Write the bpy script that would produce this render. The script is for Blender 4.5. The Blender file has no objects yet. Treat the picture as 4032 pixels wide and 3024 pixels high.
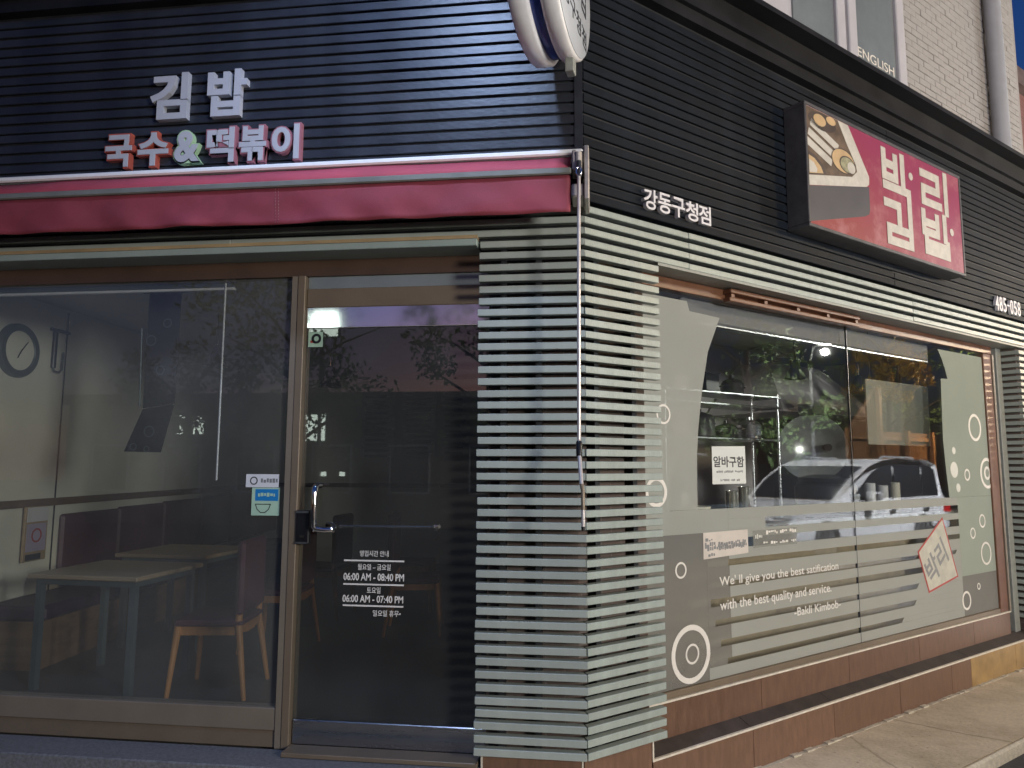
import bpy, bmesh, math, random
from mathutils import Vector, Matrix
random.seed(7)
R = math.radians
scn = bpy.context.scene
col = scn.collection
ANG = R(41.622)                       # angle of the side-street front (frame B) to the corner front (frame A)
# ------------------------------------------------------------------ camera
cam = bpy.data.objects.new('camera', bpy.data.cameras.new('camera'))
col.objects.link(cam)
yaw, pitch, roll = R(-7.0775), R(6.4409), R(0.2348)
fw = Vector((math.cos(pitch)*math.sin(yaw), math.cos(pitch)*math.cos(yaw), math.sin(pitch)))
rt = Vector((math.cos(yaw), -math.sin(yaw), 0)); up = rt.cross(fw)
rt, up = rt*math.cos(roll)+up*math.sin(roll), up*math.cos(roll)-rt*math.sin(roll)
M = Matrix((rt, up, -fw)).transposed().to_4x4(); M.translation = Vector((0.0721, -3.521, 1.45))
cam.matrix_world = M
cam.data.sensor_width = 36.0; cam.data.lens = 2804.53/4032*36; cam.data.clip_start = 0.05; cam.data.clip_end = 600
scn.camera = cam
# ------------------------------------------------------------------ world: blue hour sky after sunset
w = bpy.data.worlds.new('World'); scn.world = w; w.use_nodes = True
nt = w.node_tree; nt.nodes.clear()
sky = nt.nodes.new('ShaderNodeTexSky'); sky.sky_type = 'NISHITA'; sky.sun_disc = False
sky.sun_elevation = R(2.2); sky.sun_rotation = R(185); sky.altitude = 50; sky.ozone_density = 5; sky.air_density = 1.2
bg = nt.nodes.new('ShaderNodeBackground'); bg.inputs['Strength'].default_value = 0.15
wo = nt.nodes.new('ShaderNodeOutputWorld')
mt = nt.nodes.new('ShaderNodeMixRGB'); mt.blend_type = 'MULTIPLY'; mt.inputs[0].default_value = 1; mt.inputs[2].default_value = (1.05, .78, 1.02, 1)
nt.links.new(sky.outputs[0], mt.inputs[1]); nt.links.new(mt.outputs[0], bg.inputs[0]); nt.links.new(bg.outputs[0], wo.inputs[0])
# ------------------------------------------------------------------ view
scn.view_settings.view_transform = 'Standard'; scn.view_settings.look = 'None'
scn.view_settings.exposure = 0.1; scn.view_settings.gamma = 1.0; scn.view_settings.use_curve_mapping = False
scn.render.engine = 'CYCLES'
scn.cycles.use_denoising = True; scn.cycles.max_bounces = 7; scn.cycles.transparent_max_bounces = 20
scn.cycles.sample_clamp_indirect = 6.0; scn.cycles.caustics_reflective = False; scn.cycles.caustics_refractive = False
# lamp powers and colours, used by the lamp builders further down
P_SIGN, P_KEY, P_WARM, P_CAR, P_FAR = 210.0, 1720.0, 400.0, 9500.0, 2600.0
C_SIGN, C_KEY, C_WARM, C_CAR = (.48, .64, 1.0), (1.0, .97, .91), (1.0, .76, .48), (.92, .94, 1.0)

# ------------------------------------------------------------------ materials
def nodes(m):
    m.use_nodes = True
    return m.node_tree, m.node_tree.nodes, m.node_tree.links
def mat(name, c, rough=.5, metal=0., var=.12, scale=6., bump=0., bscale=80., stretch=(1, 1, 1), spec=.5, c2=None, lo=.35, hi=.65, coat=0., rnd=0., rust=0.):
    m = bpy.data.materials.new(name); t, n, l = nodes(m)
    b = n['Principled BSDF']; b.inputs['Metallic'].default_value = metal
    b.inputs['Specular IOR Level'].default_value = spec; b.inputs['Coat Weight'].default_value = coat
    tc = n.new('ShaderNodeTexCoord'); mp = n.new('ShaderNodeMapping'); mp.inputs['Scale'].default_value = stretch
    no = n.new('ShaderNodeTexNoise'); no.inputs['Scale'].default_value = scale; no.inputs['Detail'].default_value = 6; no.inputs['Roughness'].default_value = .62
    l.new(tc.outputs['Object'], mp.inputs[0]); l.new(mp.outputs[0], no.inputs['Vector'])
    rp = n.new('ShaderNodeValToRGB'); rp.color_ramp.elements[0].position = lo; rp.color_ramp.elements[1].position = hi
    a = [min(1, x*(1-var)) for x in c]; d = [min(1, x*(1+var)) for x in c] if c2 is None else list(c2)
    rp.color_ramp.elements[0].color = (*a, 1); rp.color_ramp.elements[1].color = (*d, 1)
    l.new(no.outputs['Fac'], rp.inputs[0]); cs = rp.outputs[0]
    if rust:
        n3 = n.new('ShaderNodeTexNoise'); n3.inputs['Scale'].default_value = 11; n3.inputs['Detail'].default_value = 9; n3.inputs['Roughness'].default_value = .75
        ge = n.new('ShaderNodeNewGeometry'); l.new(ge.outputs['Position'], n3.inputs['Vector'])
        r3 = n.new('ShaderNodeValToRGB'); r3.color_ramp.elements[0].position = .66; r3.color_ramp.elements[1].position = .74; l.new(n3.outputs['Fac'], r3.inputs[0])
        mu = n.new('ShaderNodeMath'); mu.operation = 'MULTIPLY'; mu.inputs[1].default_value = rust; l.new(r3.outputs[0], mu.inputs[0])
        mr3 = n.new('ShaderNodeMixRGB'); mr3.inputs[2].default_value = (.16, .10, .06, 1); l.new(mu.outputs[0], mr3.inputs[0]); l.new(cs, mr3.inputs[1]); cs = mr3.outputs[0]
    if rnd:
        oi = n.new('ShaderNodeObjectInfo'); mr2 = n.new('ShaderNodeMapRange'); mr2.inputs[3].default_value = 1-rnd; mr2.inputs[4].default_value = 1+rnd; l.new(oi.outputs['Random'], mr2.inputs[0])
        hs = n.new('ShaderNodeHueSaturation'); l.new(mr2.outputs[0], hs.inputs['Value']); l.new(cs, hs.inputs['Color']); cs = hs.outputs[0]
    l.new(cs, b.inputs['Base Color'])
    mr = n.new('ShaderNodeMapRange'); mr.inputs[3].default_value = max(.02, rough*.8); mr.inputs[4].default_value = min(1, rough*1.2)
    l.new(no.outputs['Fac'], mr.inputs[0]); l.new(mr.outputs[0], b.inputs['Roughness'])
    if bump:
        n2 = n.new('ShaderNodeTexNoise'); n2.inputs['Scale'].default_value = bscale; n2.inputs['Detail'].default_value = 4
        l.new(mp.outputs[0], n2.inputs['Vector'])
        bp = n.new('ShaderNodeBump'); bp.inputs['Strength'].default_value = bump; bp.inputs['Distance'].default_value = .01
        l.new(n2.outputs['Fac'], bp.inputs['Height']); l.new(bp.outputs[0], b.inputs['Normal'])
    return m
def emit(name, c, s):
    m = bpy.data.materials.new(name); t, n, l = nodes(m); n.remove(n['Principled BSDF'])
    e = n.new('ShaderNodeEmission'); e.inputs[0].default_value = (*c, 1); e.inputs[1].default_value = s
    l.new(e.outputs[0], n['Material Output'].inputs[0]); return m
def schlick(n, l, f0):
    g = n.new('ShaderNodeNewGeometry'); d = n.new('ShaderNodeVectorMath'); d.operation = 'DOT_PRODUCT'
    l.new(g.outputs['Normal'], d.inputs[0]); l.new(g.outputs['Incoming'], d.inputs[1])
    a = n.new('ShaderNodeMath'); a.operation = 'ABSOLUTE'; l.new(d.outputs['Value'], a.inputs[0])
    s = n.new('ShaderNodeMath'); s.operation = 'SUBTRACT'; s.inputs[0].default_value = 1; l.new(a.outputs[0], s.inputs[1])
    p = n.new('ShaderNodeMath'); p.operation = 'POWER'; p.inputs[1].default_value = 5; l.new(s.outputs[0], p.inputs[0])
    k = n.new('ShaderNodeMath'); k.operation = 'MULTIPLY_ADD'; k.inputs[1].default_value = 1-f0; k.inputs[2].default_value = f0
    l.new(p.outputs[0], k.inputs[0]); return k
def glass(name, tint=(.93, .95, .94), f0=.045, dust_haze=.0):
    m = bpy.data.materials.new(name); t, n, l = nodes(m); n.remove(n['Principled BSDF'])
    tr = n.new('ShaderNodeBsdfTransparent'); tr.inputs[0].default_value = (*tint, 1)
    gl = n.new('ShaderNodeBsdfGlossy'); gl.inputs['Roughness'].default_value = .012
    mx = n.new('ShaderNodeMixShader'); k = schlick(n, l, f0)
    out = tr.outputs[0]
    if dust_haze:  # real dust, raised on window and door to imitate reflected haze
        df = n.new('ShaderNodeBsdfDiffuse'); df.inputs[0].default_value = (.5, .5, .48, 1)
        nz = n.new('ShaderNodeTexNoise'); nz.inputs['Scale'].default_value = 1.6; nz.inputs['Detail'].default_value = 8
        tc = n.new('ShaderNodeTexCoord'); l.new(tc.outputs['Object'], nz.inputs['Vector'])
        mu = n.new('ShaderNodeMath'); mu.operation = 'MULTIPLY'; mu.inputs[1].default_value = dust_haze; l.new(nz.outputs['Fac'], mu.inputs[0])
        m2 = n.new('ShaderNodeMixShader'); l.new(mu.outputs[0], m2.inputs[0]); l.new(tr.outputs[0], m2.inputs[1]); l.new(df.outputs[0], m2.inputs[2]); out = m2.outputs[0]
    l.new(k.outputs[0], mx.inputs[0]); l.new(out, mx.inputs[1]); l.new(gl.outputs[0], mx.inputs[2])
    l.new(mx.outputs[0], n['Material Output'].inputs[0]); return m
def film(name, c, clear=.3):
    m = bpy.data.materials.new(name); t, n, l = nodes(m); n.remove(n['Principled BSDF'])
    tr = n.new('ShaderNodeBsdfTransparent'); df = n.new('ShaderNodeBsdfDiffuse'); tl = n.new('ShaderNodeBsdfTranslucent')
    df.inputs[0].default_value = (*c, 1); tl.inputs[0].default_value = (*c, 1)
    a = n.new('ShaderNodeMixShader'); a.inputs[0].default_value = .35; l.new(df.outputs[0], a.inputs[1]); l.new(tl.outputs[0], a.inputs[2])
    nz = n.new('ShaderNodeTexNoise'); nz.inputs['Scale'].default_value = 2.2; nz.inputs['Detail'].default_value = 7
    tc = n.new('ShaderNodeTexCoord'); l.new(tc.outputs['Object'], nz.inputs['Vector'])
    mr = n.new('ShaderNodeMapRange'); mr.inputs[3].default_value = clear*.8; mr.inputs[4].default_value = clear*1.2; l.new(nz.outputs['Fac'], mr.inputs[0])
    b = n.new('ShaderNodeMixShader'); l.new(mr.outputs[0], b.inputs[0]); l.new(a.outputs[0], b.inputs[1]); l.new(tr.outputs[0], b.inputs[2])
    l.new(b.outputs[0], n['Material Output'].inputs[0]); return m
def bricks(name, c1, c2, mortar, bw, bh, rough=.8):
    m = bpy.data.materials.new(name); t, n, l = nodes(m); b = n['Principled BSDF']; b.inputs['Roughness'].default_value = rough
    tc = n.new('ShaderNodeTexCoord'); sp = n.new('ShaderNodeSeparateXYZ'); cb = n.new('ShaderNodeCombineXYZ')
    ad = n.new('ShaderNodeMath'); ad.operation = 'ADD'
    l.new(tc.outputs['Object'], sp.inputs[0]); l.new(sp.outputs[0], ad.inputs[0]); l.new(sp.outputs[1], ad.inputs[1])
    l.new(ad.outputs[0], cb.inputs[0]); l.new(sp.outputs[2], cb.inputs[1])
    br = n.new('ShaderNodeTexBrick'); br.inputs['Scale'].default_value = 1; br.inputs['Brick Width'].default_value = bw; br.inputs['Row Height'].default_value = bh
    br.inputs['Mortar Size'].default_value = .004
    for k, v in (('Color1', c1), ('Color2', c2), ('Mortar', mortar)): br.inputs[k].default_value = (*v, 1)
    l.new(cb.outputs[0], br.inputs['Vector']); l.new(br.outputs['Color'], b.inputs['Base Color'])
    bp = n.new('ShaderNodeBump'); bp.inputs['Distance'].default_value = .004; bp.invert = True
    l.new(br.outputs['Fac'], bp.inputs['Height']); l.new(bp.outputs[0], b.inputs['Normal']); return m

m_slat = mat('pale_slat_paint', (.36, .395, .355), .45, var=.06, scale=4, bump=.05, bscale=45, stretch=(1.5, 1, .6), rnd=.06, rust=.35)
m_slatB = mat('pale_slat_paint_weathered', (.355, .40, .36), .34, var=.09, scale=7, bump=.20, bscale=70, stretch=(2, 1, .5), rnd=.06, rust=.5)
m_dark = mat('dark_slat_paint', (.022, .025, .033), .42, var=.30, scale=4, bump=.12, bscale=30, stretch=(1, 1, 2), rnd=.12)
m_darkB = mat('dark_slat_paint_shaded', (.0078, .0108, .0158), .6, var=.35, scale=5, bump=.12, bscale=30, stretch=(1, 1, 2), spec=.15, rnd=.15)  # same paint as the corner front, darkened to stand in for less lamp light
m_darkbk = mat('dark_backing', (.012, .013, .016), .6, var=.3)
m_corn = mat('dark_cornice', (.012, .0125, .014), .5, var=.35, scale=3, bump=.1, spec=.25)
m_brk = bricks('brown_brick', (.14, .10, .085), (.11, .08, .068), (.17, .14, .12), .19, .057)
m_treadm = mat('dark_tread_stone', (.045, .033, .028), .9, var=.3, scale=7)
m_tile = mat('brown_stone_tile', (.165, .092, .060), .34, var=.20, scale=16, bump=.12, bscale=120, lo=.3, hi=.7, stretch=(2.2, 1, .5), rnd=.10)
m_tile2 = mat('ochre_stone_tile', (.34, .215, .085), .4, var=.2, scale=7, bump=.12, bscale=90)
m_trim = mat('white_edge_trim', (.68, .62, .52), .5, var=.12, scale=20)
m_wtrim = mat('grey_edge_trim', (.30, .31, .28), .5, var=.12, scale=20)
m_conc = mat('concrete', (.56, .48, .36), .85, var=.2, scale=2.6, bump=.35, bscale=120, lo=.3, hi=.7)
def concrete(name, c):
    m = mat(name, c, .85, var=.10, scale=55, bump=.35, bscale=160); t, n, l = nodes(m); b = n['Principled BSDF']; src = b.inputs['Base Color'].links[0].from_socket
    tc = n.new('ShaderNodeTexCoord')
    def mixin(fac, colr, src):
        x = n.new('ShaderNodeMixRGB'); x.blend_type = 'MULTIPLY'; x.inputs[2].default_value = (*colr, 1); l.new(fac, x.inputs[0]); l.new(src, x.inputs[1]); return x.outputs[0]
    a = n.new('ShaderNodeTexNoise'); a.inputs['Scale'].default_value = 1.7; a.inputs['Detail'].default_value = 8; a.inputs['Roughness'].default_value = .7; l.new(tc.outputs['Object'], a.inputs['Vector'])
    r = n.new('ShaderNodeValToRGB'); r.color_ramp.elements[0].position = .46; r.color_ramp.elements[1].position = .70; l.new(a.outputs['Fac'], r.inputs[0]); src = mixin(r.outputs[0], (.66, .64, .60), src)
    v = n.new('ShaderNodeTexVoronoi'); v.feature = 'DISTANCE_TO_EDGE'; v.inputs['Scale'].default_value = .55; w_ = n.new('ShaderNodeMixRGB'); w_.inputs[0].default_value = .12
    l.new(tc.outputs['Object'], w_.inputs[1]); l.new(a.outputs['Color'], w_.inputs[2]); l.new(w_.outputs[0], v.inputs['Vector'])
    r2 = n.new('ShaderNodeValToRGB'); r2.color_ramp.elements[0].position = .0; r2.color_ramp.elements[0].color = (1, 1, 1, 1); r2.color_ramp.elements[1].position = .006; r2.color_ramp.elements[1].color = (0, 0, 0, 1); l.new(v.outputs['Distance'], r2.inputs[0])
    src = mixin(r2.outputs[0], (.6, .58, .55), src)
    s_ = n.new('ShaderNodeTexNoise'); s_.inputs['Scale'].default_value = 38; s_.inputs['Detail'].default_value = 3; l.new(tc.outputs['Object'], s_.inputs['Vector'])
    r4 = n.new('ShaderNodeValToRGB'); r4.color_ramp.elements[0].position = .68; r4.color_ramp.elements[1].position = .72; l.new(s_.outputs['Fac'], r4.inputs[0]); src = mixin(r4.outputs[0], (.55, .52, .48), src)
    l.new(src, b.inputs['Base Color']); return m
m_conc = concrete('concrete_pavement', (.60, .51, .385))
m_lip = mat('mortar', (.50, .45, .36), .9, var=.15, scale=30, bump=.5, bscale=90)
m_gran = mat('grey_granite_slab', (.16, .165, .18), .5, var=.25, scale=60, bump=.1)
m_asph = mat('asphalt', (.05, .05, .052), .85, var=.3, scale=90, bump=.6, bscale=160)
m_brz = mat('bronze_aluminium', (.215, .165, .115), .42, var=.08, scale=3, metal=.25)
m_brz2 = mat('bronze_aluminium_light', (.26, .215, .165), .42, var=.08, scale=3, metal=.25)
m_brzd = mat('dark_brown_aluminium', (.085, .05, .035), .45, var=.15, scale=3)
m_redbr = mat('red_brown_frame', (.17, .075, .04), .4, var=.2, scale=5)
m_case = mat('pale_shutter_box', (.33, .40, .38), .45, var=.06)
m_wood = mat('pale_wood_edge', (.42, .30, .17), .55, var=.2, scale=12, stretch=(.3, 1, 1))
m_ss = mat('stainless_steel', (.55, .57, .60), .28, metal=1., var=.06, scale=4, stretch=(1, 1, 12))
m_mir = mat('polished_steel', (.75, .77, .80), .06, metal=1., var=.03, scale=4)
m_chr = mat('chrome', (.85, .83, .80), .08, metal=1., var=.02)
m_blk = mat('black_plastic', (.012, .012, .014), .3, var=.1)
m_wht = mat('white_acrylic', (.72, .72, .74), .32, var=.04, scale=6)
m_wht2 = mat('white_acrylic_drum', (.88, .86, .87), .3, var=.06, scale=9)
m_face = mat('sign_face_grey_white', (.52, .55, .60), .35, var=.03)
m_blue = mat('blue_drum', (.012, .035, .22), .35, var=.05)
m_ink = mat('dark_ink', (.02, .022, .03), .5, var=.05)
m_orng = mat('orange_rim', (.40, .085, .055), .4, var=.06)
m_grn = mat('green_rim', (.40, .56, .32), .4, var=.06)
m_pink = mat('dusty_pink_rim', (.34, .13, .155), .4, var=.06)
m_lgrey = mat('letter_face_grey_white', (.44, .435, .455), .38, var=.04)
m_lsil = mat('silver_letter', (.72, .70, .72), .35, var=.04)
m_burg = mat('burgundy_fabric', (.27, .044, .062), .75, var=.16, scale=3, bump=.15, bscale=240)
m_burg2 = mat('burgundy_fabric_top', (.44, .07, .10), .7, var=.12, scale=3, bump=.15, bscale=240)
m_bar = mat('grey_awning_bar', (.25, .25, .22), .45, var=.12, metal=.3)
m_awht = mat('white_awning_hood', (.90, .90, .90), .4, var=.03)
m_brkt = mat('cast_aluminium', (.52, .48, .44), .42, metal=.55, var=.15, scale=14)
m_rod = mat('crank_rod_paint', (.66, .60, .57), .3, metal=.35, var=.12, scale=14)
m_wbrick = mat('white_painted_brick', (.35, .335, .325), .75, var=.06, scale=20, bump=.25, bscale=60)
m_wmort = mat('white_painted_mortar', (.32, .305, .295), .8, var=.06, scale=20)
m_wfrm = mat('white_window_frame', (.52, .51, .54), .4, var=.04)
m_pipe = mat('white_pvc_pipe', (.36, .375, .41), .4, var=.06)
m_glA = glass('storefront_glass', (.93, .945, .935), .06, .15)
m_glD = glass('door_glass', (.80, .82, .82), .06, .075)
m_glB = glass('display_glass', (.94, .955, .945), .055, .02)
m_glU = mat('upstairs_window_glass', (.20, .225, .23), .12, var=.15, scale=1.5, spec=.8)
m_film = film('frosted_film', (.60, .61, .56), .34)
m_filmG = film('frosted_film_right', (.56, .61, .53), .34)
m_filmSh = film('shaded_frosted_film', (.40, .39, .36), .50)  # darker, clearer film; its colour imitates the counter shade behind the glass
m_filmS = film('thin_film', (.50, .50, .45), .62)
m_decal = mat('white_vinyl', (.78, .74, .68), .55, var=.06, scale=14)
m_decalG = mat('grey_vinyl', (.60, .60, .54), .55, var=.05)
m_paper = mat('white_paper', (.66, .68, .64), .7, var=.04)
m_papero = mat('aged_paper', (.62, .56, .50), .75, var=.08)
m_pposter = mat('tan_poster', (.46, .44, .36), .6, var=.15, scale=9)
m_red = mat('red_print', (.40, .05, .045), .6, var=.1)
m_gink = mat('grey_ink', (.22, .22, .22), .6, var=.2, scale=60)
m_skyb = mat('blue_print', (.015, .21, .52), .5, var=.06)
m_mint = mat('mint_print', (.42, .60, .45), .6, var=.05)
m_lil = mat('lilac_print', (.46, .40, .52), .6, var=.05)
m_wallp = mat('cream_plaster_wall', (.80, .78, .67), .85, var=.04, scale=2)
m_walld = mat('grey_kitchen_wall', (.62, .58, .60), .8, var=.08, scale=2)
m_ceil = mat('grey_ceiling', (.52, .51, .50), .85, var=.04)
m_floor = mat('dark_floor_tile', (.075, .072, .068), .4, var=.2, scale=3)
m_rail = mat('brown_wood_rail', (.16, .10, .055), .5, var=.2, scale=6, stretch=(1, .2, 4))
m_maro = mat('maroon_leatherette', (.085, .024, .036), .45, var=.15, scale=5)
m_purp = mat('purple_leatherette', (.045, .018, .042), .45, var=.15)
m_cwood = mat('orange_beech', (.46, .21, .065), .45, var=.15, scale=7, stretch=(4, 4, .6))
m_ttop = mat('light_wood_laminate', (.40, .30, .19), .4, var=.12, scale=5, stretch=(.6, 3, 1))
m_gmet = mat('grey_painted_steel', (.13, .16, .17), .4, metal=.4, var=.06)
m_wok = mat('dull_steel', (.40, .41, .40), .24, metal=.45, var=.15, scale=6)
m_gblind = mat('grey_blind_fabric', (.24, .23, .235), .7, var=.06)
m_olive = mat('olive_board', (.20, .20, .165), .6, var=.08)
m_navy = mat('navy_banner', (.004, .005, .010), .8, var=.25, scale=4)
m_shade = mat('dark_enamel', (.028, .028, .036), .4, var=.1)
m_ivory = mat('ivory_plastic', (.66, .62, .52), .4, var=.05)
m_card = mat('cardboard', (.42, .33, .22), .8, var=.12)
m_bottle = mat('blue_plastic', (.02, .022, .16), .35, var=.1)
m_cupm = mat('steel_cups', (.62, .60, .55), .25, metal=.9, var=.08)
m_leaf = mat('leaf_green', (.07, .12, .03), .55, var=.5, scale=3)
m_leafy = mat('leaf_yellow', (.42, .27, .03), .6, var=.4, scale=3)
m_bark = mat('bark', (.06, .045, .032), .9, var=.3, scale=12, bump=.6)
m_fence = mat('orange_stained_timber', (.42, .20, .07), .6, var=.25, scale=6, stretch=(6, 6, .8))
m_carw = mat('white_car_paint', (.78, .78, .78), .22, var=.01, coat=1.)
m_carb = mat('blue_grey_car_paint', (.16, .22, .27), .25, var=.02, coat=1.)
m_carg = mat('car_glass', (.012, .013, .016), .05, var=.1, spec=.7)
m_rub = mat('tyre_rubber', (.018, .018, .018), .8, var=.1)
m_alloy = mat('alloy_wheel', (.62, .62, .64), .25, metal=.9, var=.04)
m_tail = mat('tail_light_red', (.45, .01, .012), .2, var=.05)
m_head = mat('head_light_clear', (.55, .57, .6), .1, var=.05)
m_pinkb = bricks('pink_brick', (.26, .12, .11), (.22, .105, .095), (.25, .17, .155), .24, .07)
m_facB = bricks('grey_brick', (.16, .13, .11), (.13, .105, .09), (.17, .15, .13), .24, .07)
m_roofe = mat('dull_roof_edge', (.16, .12, .115), .7, var=.2)
m_pole = mat('lamp_post_grey', (.16, .17, .17), .5, metal=.4, var=.1)
m_shop = emit('lit_shop_window', (.86, 1.0, .88), 5.0)
m_lens = emit('lamp_lens', (1, .95, .88), 14.0)
m_lensw = emit('sodium_lens', (1, .62, .28), 14.0)
m_lamp2 = emit('lit_room', (1.0, .92, .78), 2.0)

# ------------------------------------------------------------------ mesh builder
class MB:
    def __init__(s): s.v = []; s.f = []; s.mi = []
    def add(s, vs, fs, mi=0):
        o = len(s.v); s.v += [tuple(v) for v in vs]
        for f in fs: s.f.append([i+o for i in f]); s.mi.append(mi)
        return s
    def box(s, x0, x1, y0, y1, z0, z1, mi=0, b=0.):
        if b:
            bm = bmesh.new(); bmesh.ops.create_cube(bm, size=1)
            for v in bm.verts: v.co = (x0+(v.co.x+.5)*(x1-x0), y0+(v.co.y+.5)*(y1-y0), z0+(v.co.z+.5)*(z1-z0))
            bmesh.ops.bevel(bm, geom=bm.edges[:], offset=b, segments=1, affect='EDGES', clamp_overlap=True)
            bm.verts.index_update()
            s.add([v.co[:] for v in bm.verts], [[v.index for v in f.verts] for f in bm.faces], mi); bm.free(); return s
        v = [(x, y, z) for x in (x0, x1) for y in (y0, y1) for z in (z0, z1)]
        return s.add(v, [(0, 1, 3, 2), (4, 6, 7, 5), (0, 4, 5, 1), (2, 3, 7, 6), (0, 2, 6, 4), (1, 5, 7, 3)], mi)
    def prism(s, poly, y0, y1, mi=0):                 # polygon in (x, z), thickness along y
        n = len(poly); v = [(x, y0, z) for x, z in poly]+[(x, y1, z) for x, z in poly]
        return s.add(v, [list(range(n)), list(range(2*n-1, n-1, -1))]+[(i, i+n, (i+1) % n+n, (i+1) % n) for i in range(n)], mi)
    def slab(s, poly, z0, z1, mi=0):                  # polygon in plan (x, y), height along z
        n = len(poly); v = [(x, y, z0) for x, y in poly]+[(x, y, z1) for x, y in poly]
        return s.add(v, [list(range(n-1, -1, -1)), list(range(n, 2*n))]+[(i, (i+1) % n, (i+1) % n+n, i+n) for i in range(n)], mi)
    def tube(s, path, r, n=10, mi=0, caps=True):
        P = [Vector(p) for p in path]; rs = r if isinstance(r, (list, tuple)) else [r]*len(P)
        ref = None; o = len(s.v); rings = []
        for i, p in enumerate(P):
            t = (P[min(i+1, len(P)-1)]-P[max(i-1, 0)]).normalized()
            if ref is None: ref = Vector((0, 0, 1)) if abs(t.z) < .9 else Vector((1, 0, 0))
            a = t.cross(ref).normalized(); b = a.cross(t); ref = b
            rings.append([tuple(p+(a*math.cos(6.28319*k/n)+b*math.sin(6.28319*k/n))*rs[i]) for k in range(n)])
        v = [q for g in rings for q in g]; f = []
        for i in range(len(P)-1):
            for k in range(n): f.append((i*n+k, i*n+(k+1) % n, (i+1)*n+(k+1) % n, (i+1)*n+k))
        if caps: f += [list(range(n-1, -1, -1)), list(range((len(P)-1)*n, len(P)*n))]
        return s.add(v, f, mi)
    def lathe(s, prof, c=(0, 0, 0), n=24, mi=0, ax='z'):
        v = []; f = []
        for r, h in prof:
            for k in range(n):
                a = 6.28319*k/n; p = (r*math.cos(a), r*math.sin(a), h)
                if ax == 'x': p = (h, p[0], p[1])
                if ax == 'y': p = (p[0], h, p[1])
                v.append((p[0]+c[0], p[1]+c[1], p[2]+c[2]))
        m = len(prof)
        for i in range(m-1):
            for k in range(n): f.append((i*n+k, i*n+(k+1) % n, (i+1)*n+(k+1) % n, (i+1)*n+k))
        f += [list(range(n-1, -1, -1)), list(range((m-1)*n, m*n))]
        return s.add(v, f, mi)
    def annulus(s, cx, cz, r0, r1, y0, y1, n=32, mi=0):  # ring in the (x, z) plane
        v = []; f = []
        for y in (y0, y1):
            for r in (r0, r1):
                for k in range(n): a = 6.28319*k/n; v.append((cx+r*math.cos(a), y, cz+r*math.sin(a)))
        for k in range(n):
            j = (k+1) % n
            f += [(k, j, n+j, n+k), (2*n+k, 3*n+k, 3*n+j, 2*n+j), (n+k, n+j, 3*n+j, 3*n+k), (k, 2*n+k, 2*n+j, j)]
        return s.add(v, f, mi)
    def mesh(s, name, mats):
        me = bpy.data.meshes.new(name); me.from_pydata(s.v, [], s.f)
        for m in (mats if isinstance(mats, (list, tuple)) else [mats]): me.materials.append(m)
        me.polygons.foreach_set('material_index', s.mi)
        bm = bmesh.new(); bm.from_mesh(me); bmesh.ops.recalc_face_normals(bm, faces=bm.faces); bm.to_mesh(me); bm.free()
        me.update(); return me
    def build(s, name, mats, parent=None, fr=None, smooth=0):
        return link(name, s.mesh(name, mats), parent, fr, smooth)
FA = Matrix.Identity(4); FB = Matrix.Rotation(ANG, 4, 'Z')
FRW = {}
def link(name, me, parent=None, fr=None, smooth=0):
    o = bpy.data.objects.new(name, me); col.objects.link(o)
    if parent: o.parent = parent
    if fr is not None:
        FRW[o.name] = fr
        o.matrix_local = (FRW[parent.name].inverted() @ fr) if parent and parent.type == 'MESH' and parent.name in FRW else fr   # under a mesh part the frame is the building's
    if smooth:
        for p in me.polygons: p.use_smooth = True
        md = None
        try: me.set_sharp_from_angle(angle=R(smooth))
        except Exception: pass
    return o
def tag(o, label, cat=None, group=None, kind=None):
    if label: o['label'] = label
    if cat: o['category'] = cat
    if group: o['group'] = group
    if kind: o['kind'] = kind
    return o
def thing(name, label, cat, group=None, fr=None):
    o = bpy.data.objects.new(name, None); col.objects.link(o); o.empty_display_size = .1
    if fr is not None: o.matrix_local = fr
    return tag(o, label, cat, group)
def struct(name, mb, m, fr=None): return tag(mb.build(name, m, None, fr), None, None, None, 'structure')
def at(fr, x, y, z, rz=0.): return fr @ Matrix.Translation((x, y, z)) @ Matrix.Rotation(rz, 4, 'Z')
def dup(o, parent=None, fr=None):
    c = o.copy(); col.objects.link(c); c.parent = parent
    if fr is not None: c.matrix_local = fr
    for ch in list(o.children): dup(ch, c)
    return c
def text(name, s, box, d, m, parent, fr=None, ex=.0015, off=0., box_d=None):
    """letters filling box = (x0, x1, z0, z1) in the frame, standing on the plane y = d and facing -y"""
    cu = bpy.data.curves.new(name, 'FONT'); cu.body = s; cu.resolution_u = 4; cu.offset = off; cu.extrude = ex
    o = bpy.data.objects.new(name, cu); col.objects.link(o)
    dg = bpy.context.evaluated_depsgraph_get(); dg.update()
    me = bpy.data.meshes.new_from_object(o.evaluated_get(dg)); bpy.data.objects.remove(o); bpy.data.curves.remove(cu)
    xs = [v.co.x for v in me.vertices]; ys = [v.co.y for v in me.vertices]
    x0, x1, z0, z1 = box; sx = (x1-x0)/(max(xs)-min(xs)); sz = (z1-z0)/(max(ys)-min(ys)); mx, my = min(xs), min(ys)
    for v in me.vertices: v.co = (x0+(v.co.x-mx)*sx, d-ex-v.co.z, z0+(v.co.y-my)*sz)
    me.materials.clear(); me.materials.append(m); me.name = name
    for p in me.polygons: p.use_smooth = False; p.material_index = 0
    return link(name, me, parent, fr)
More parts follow.
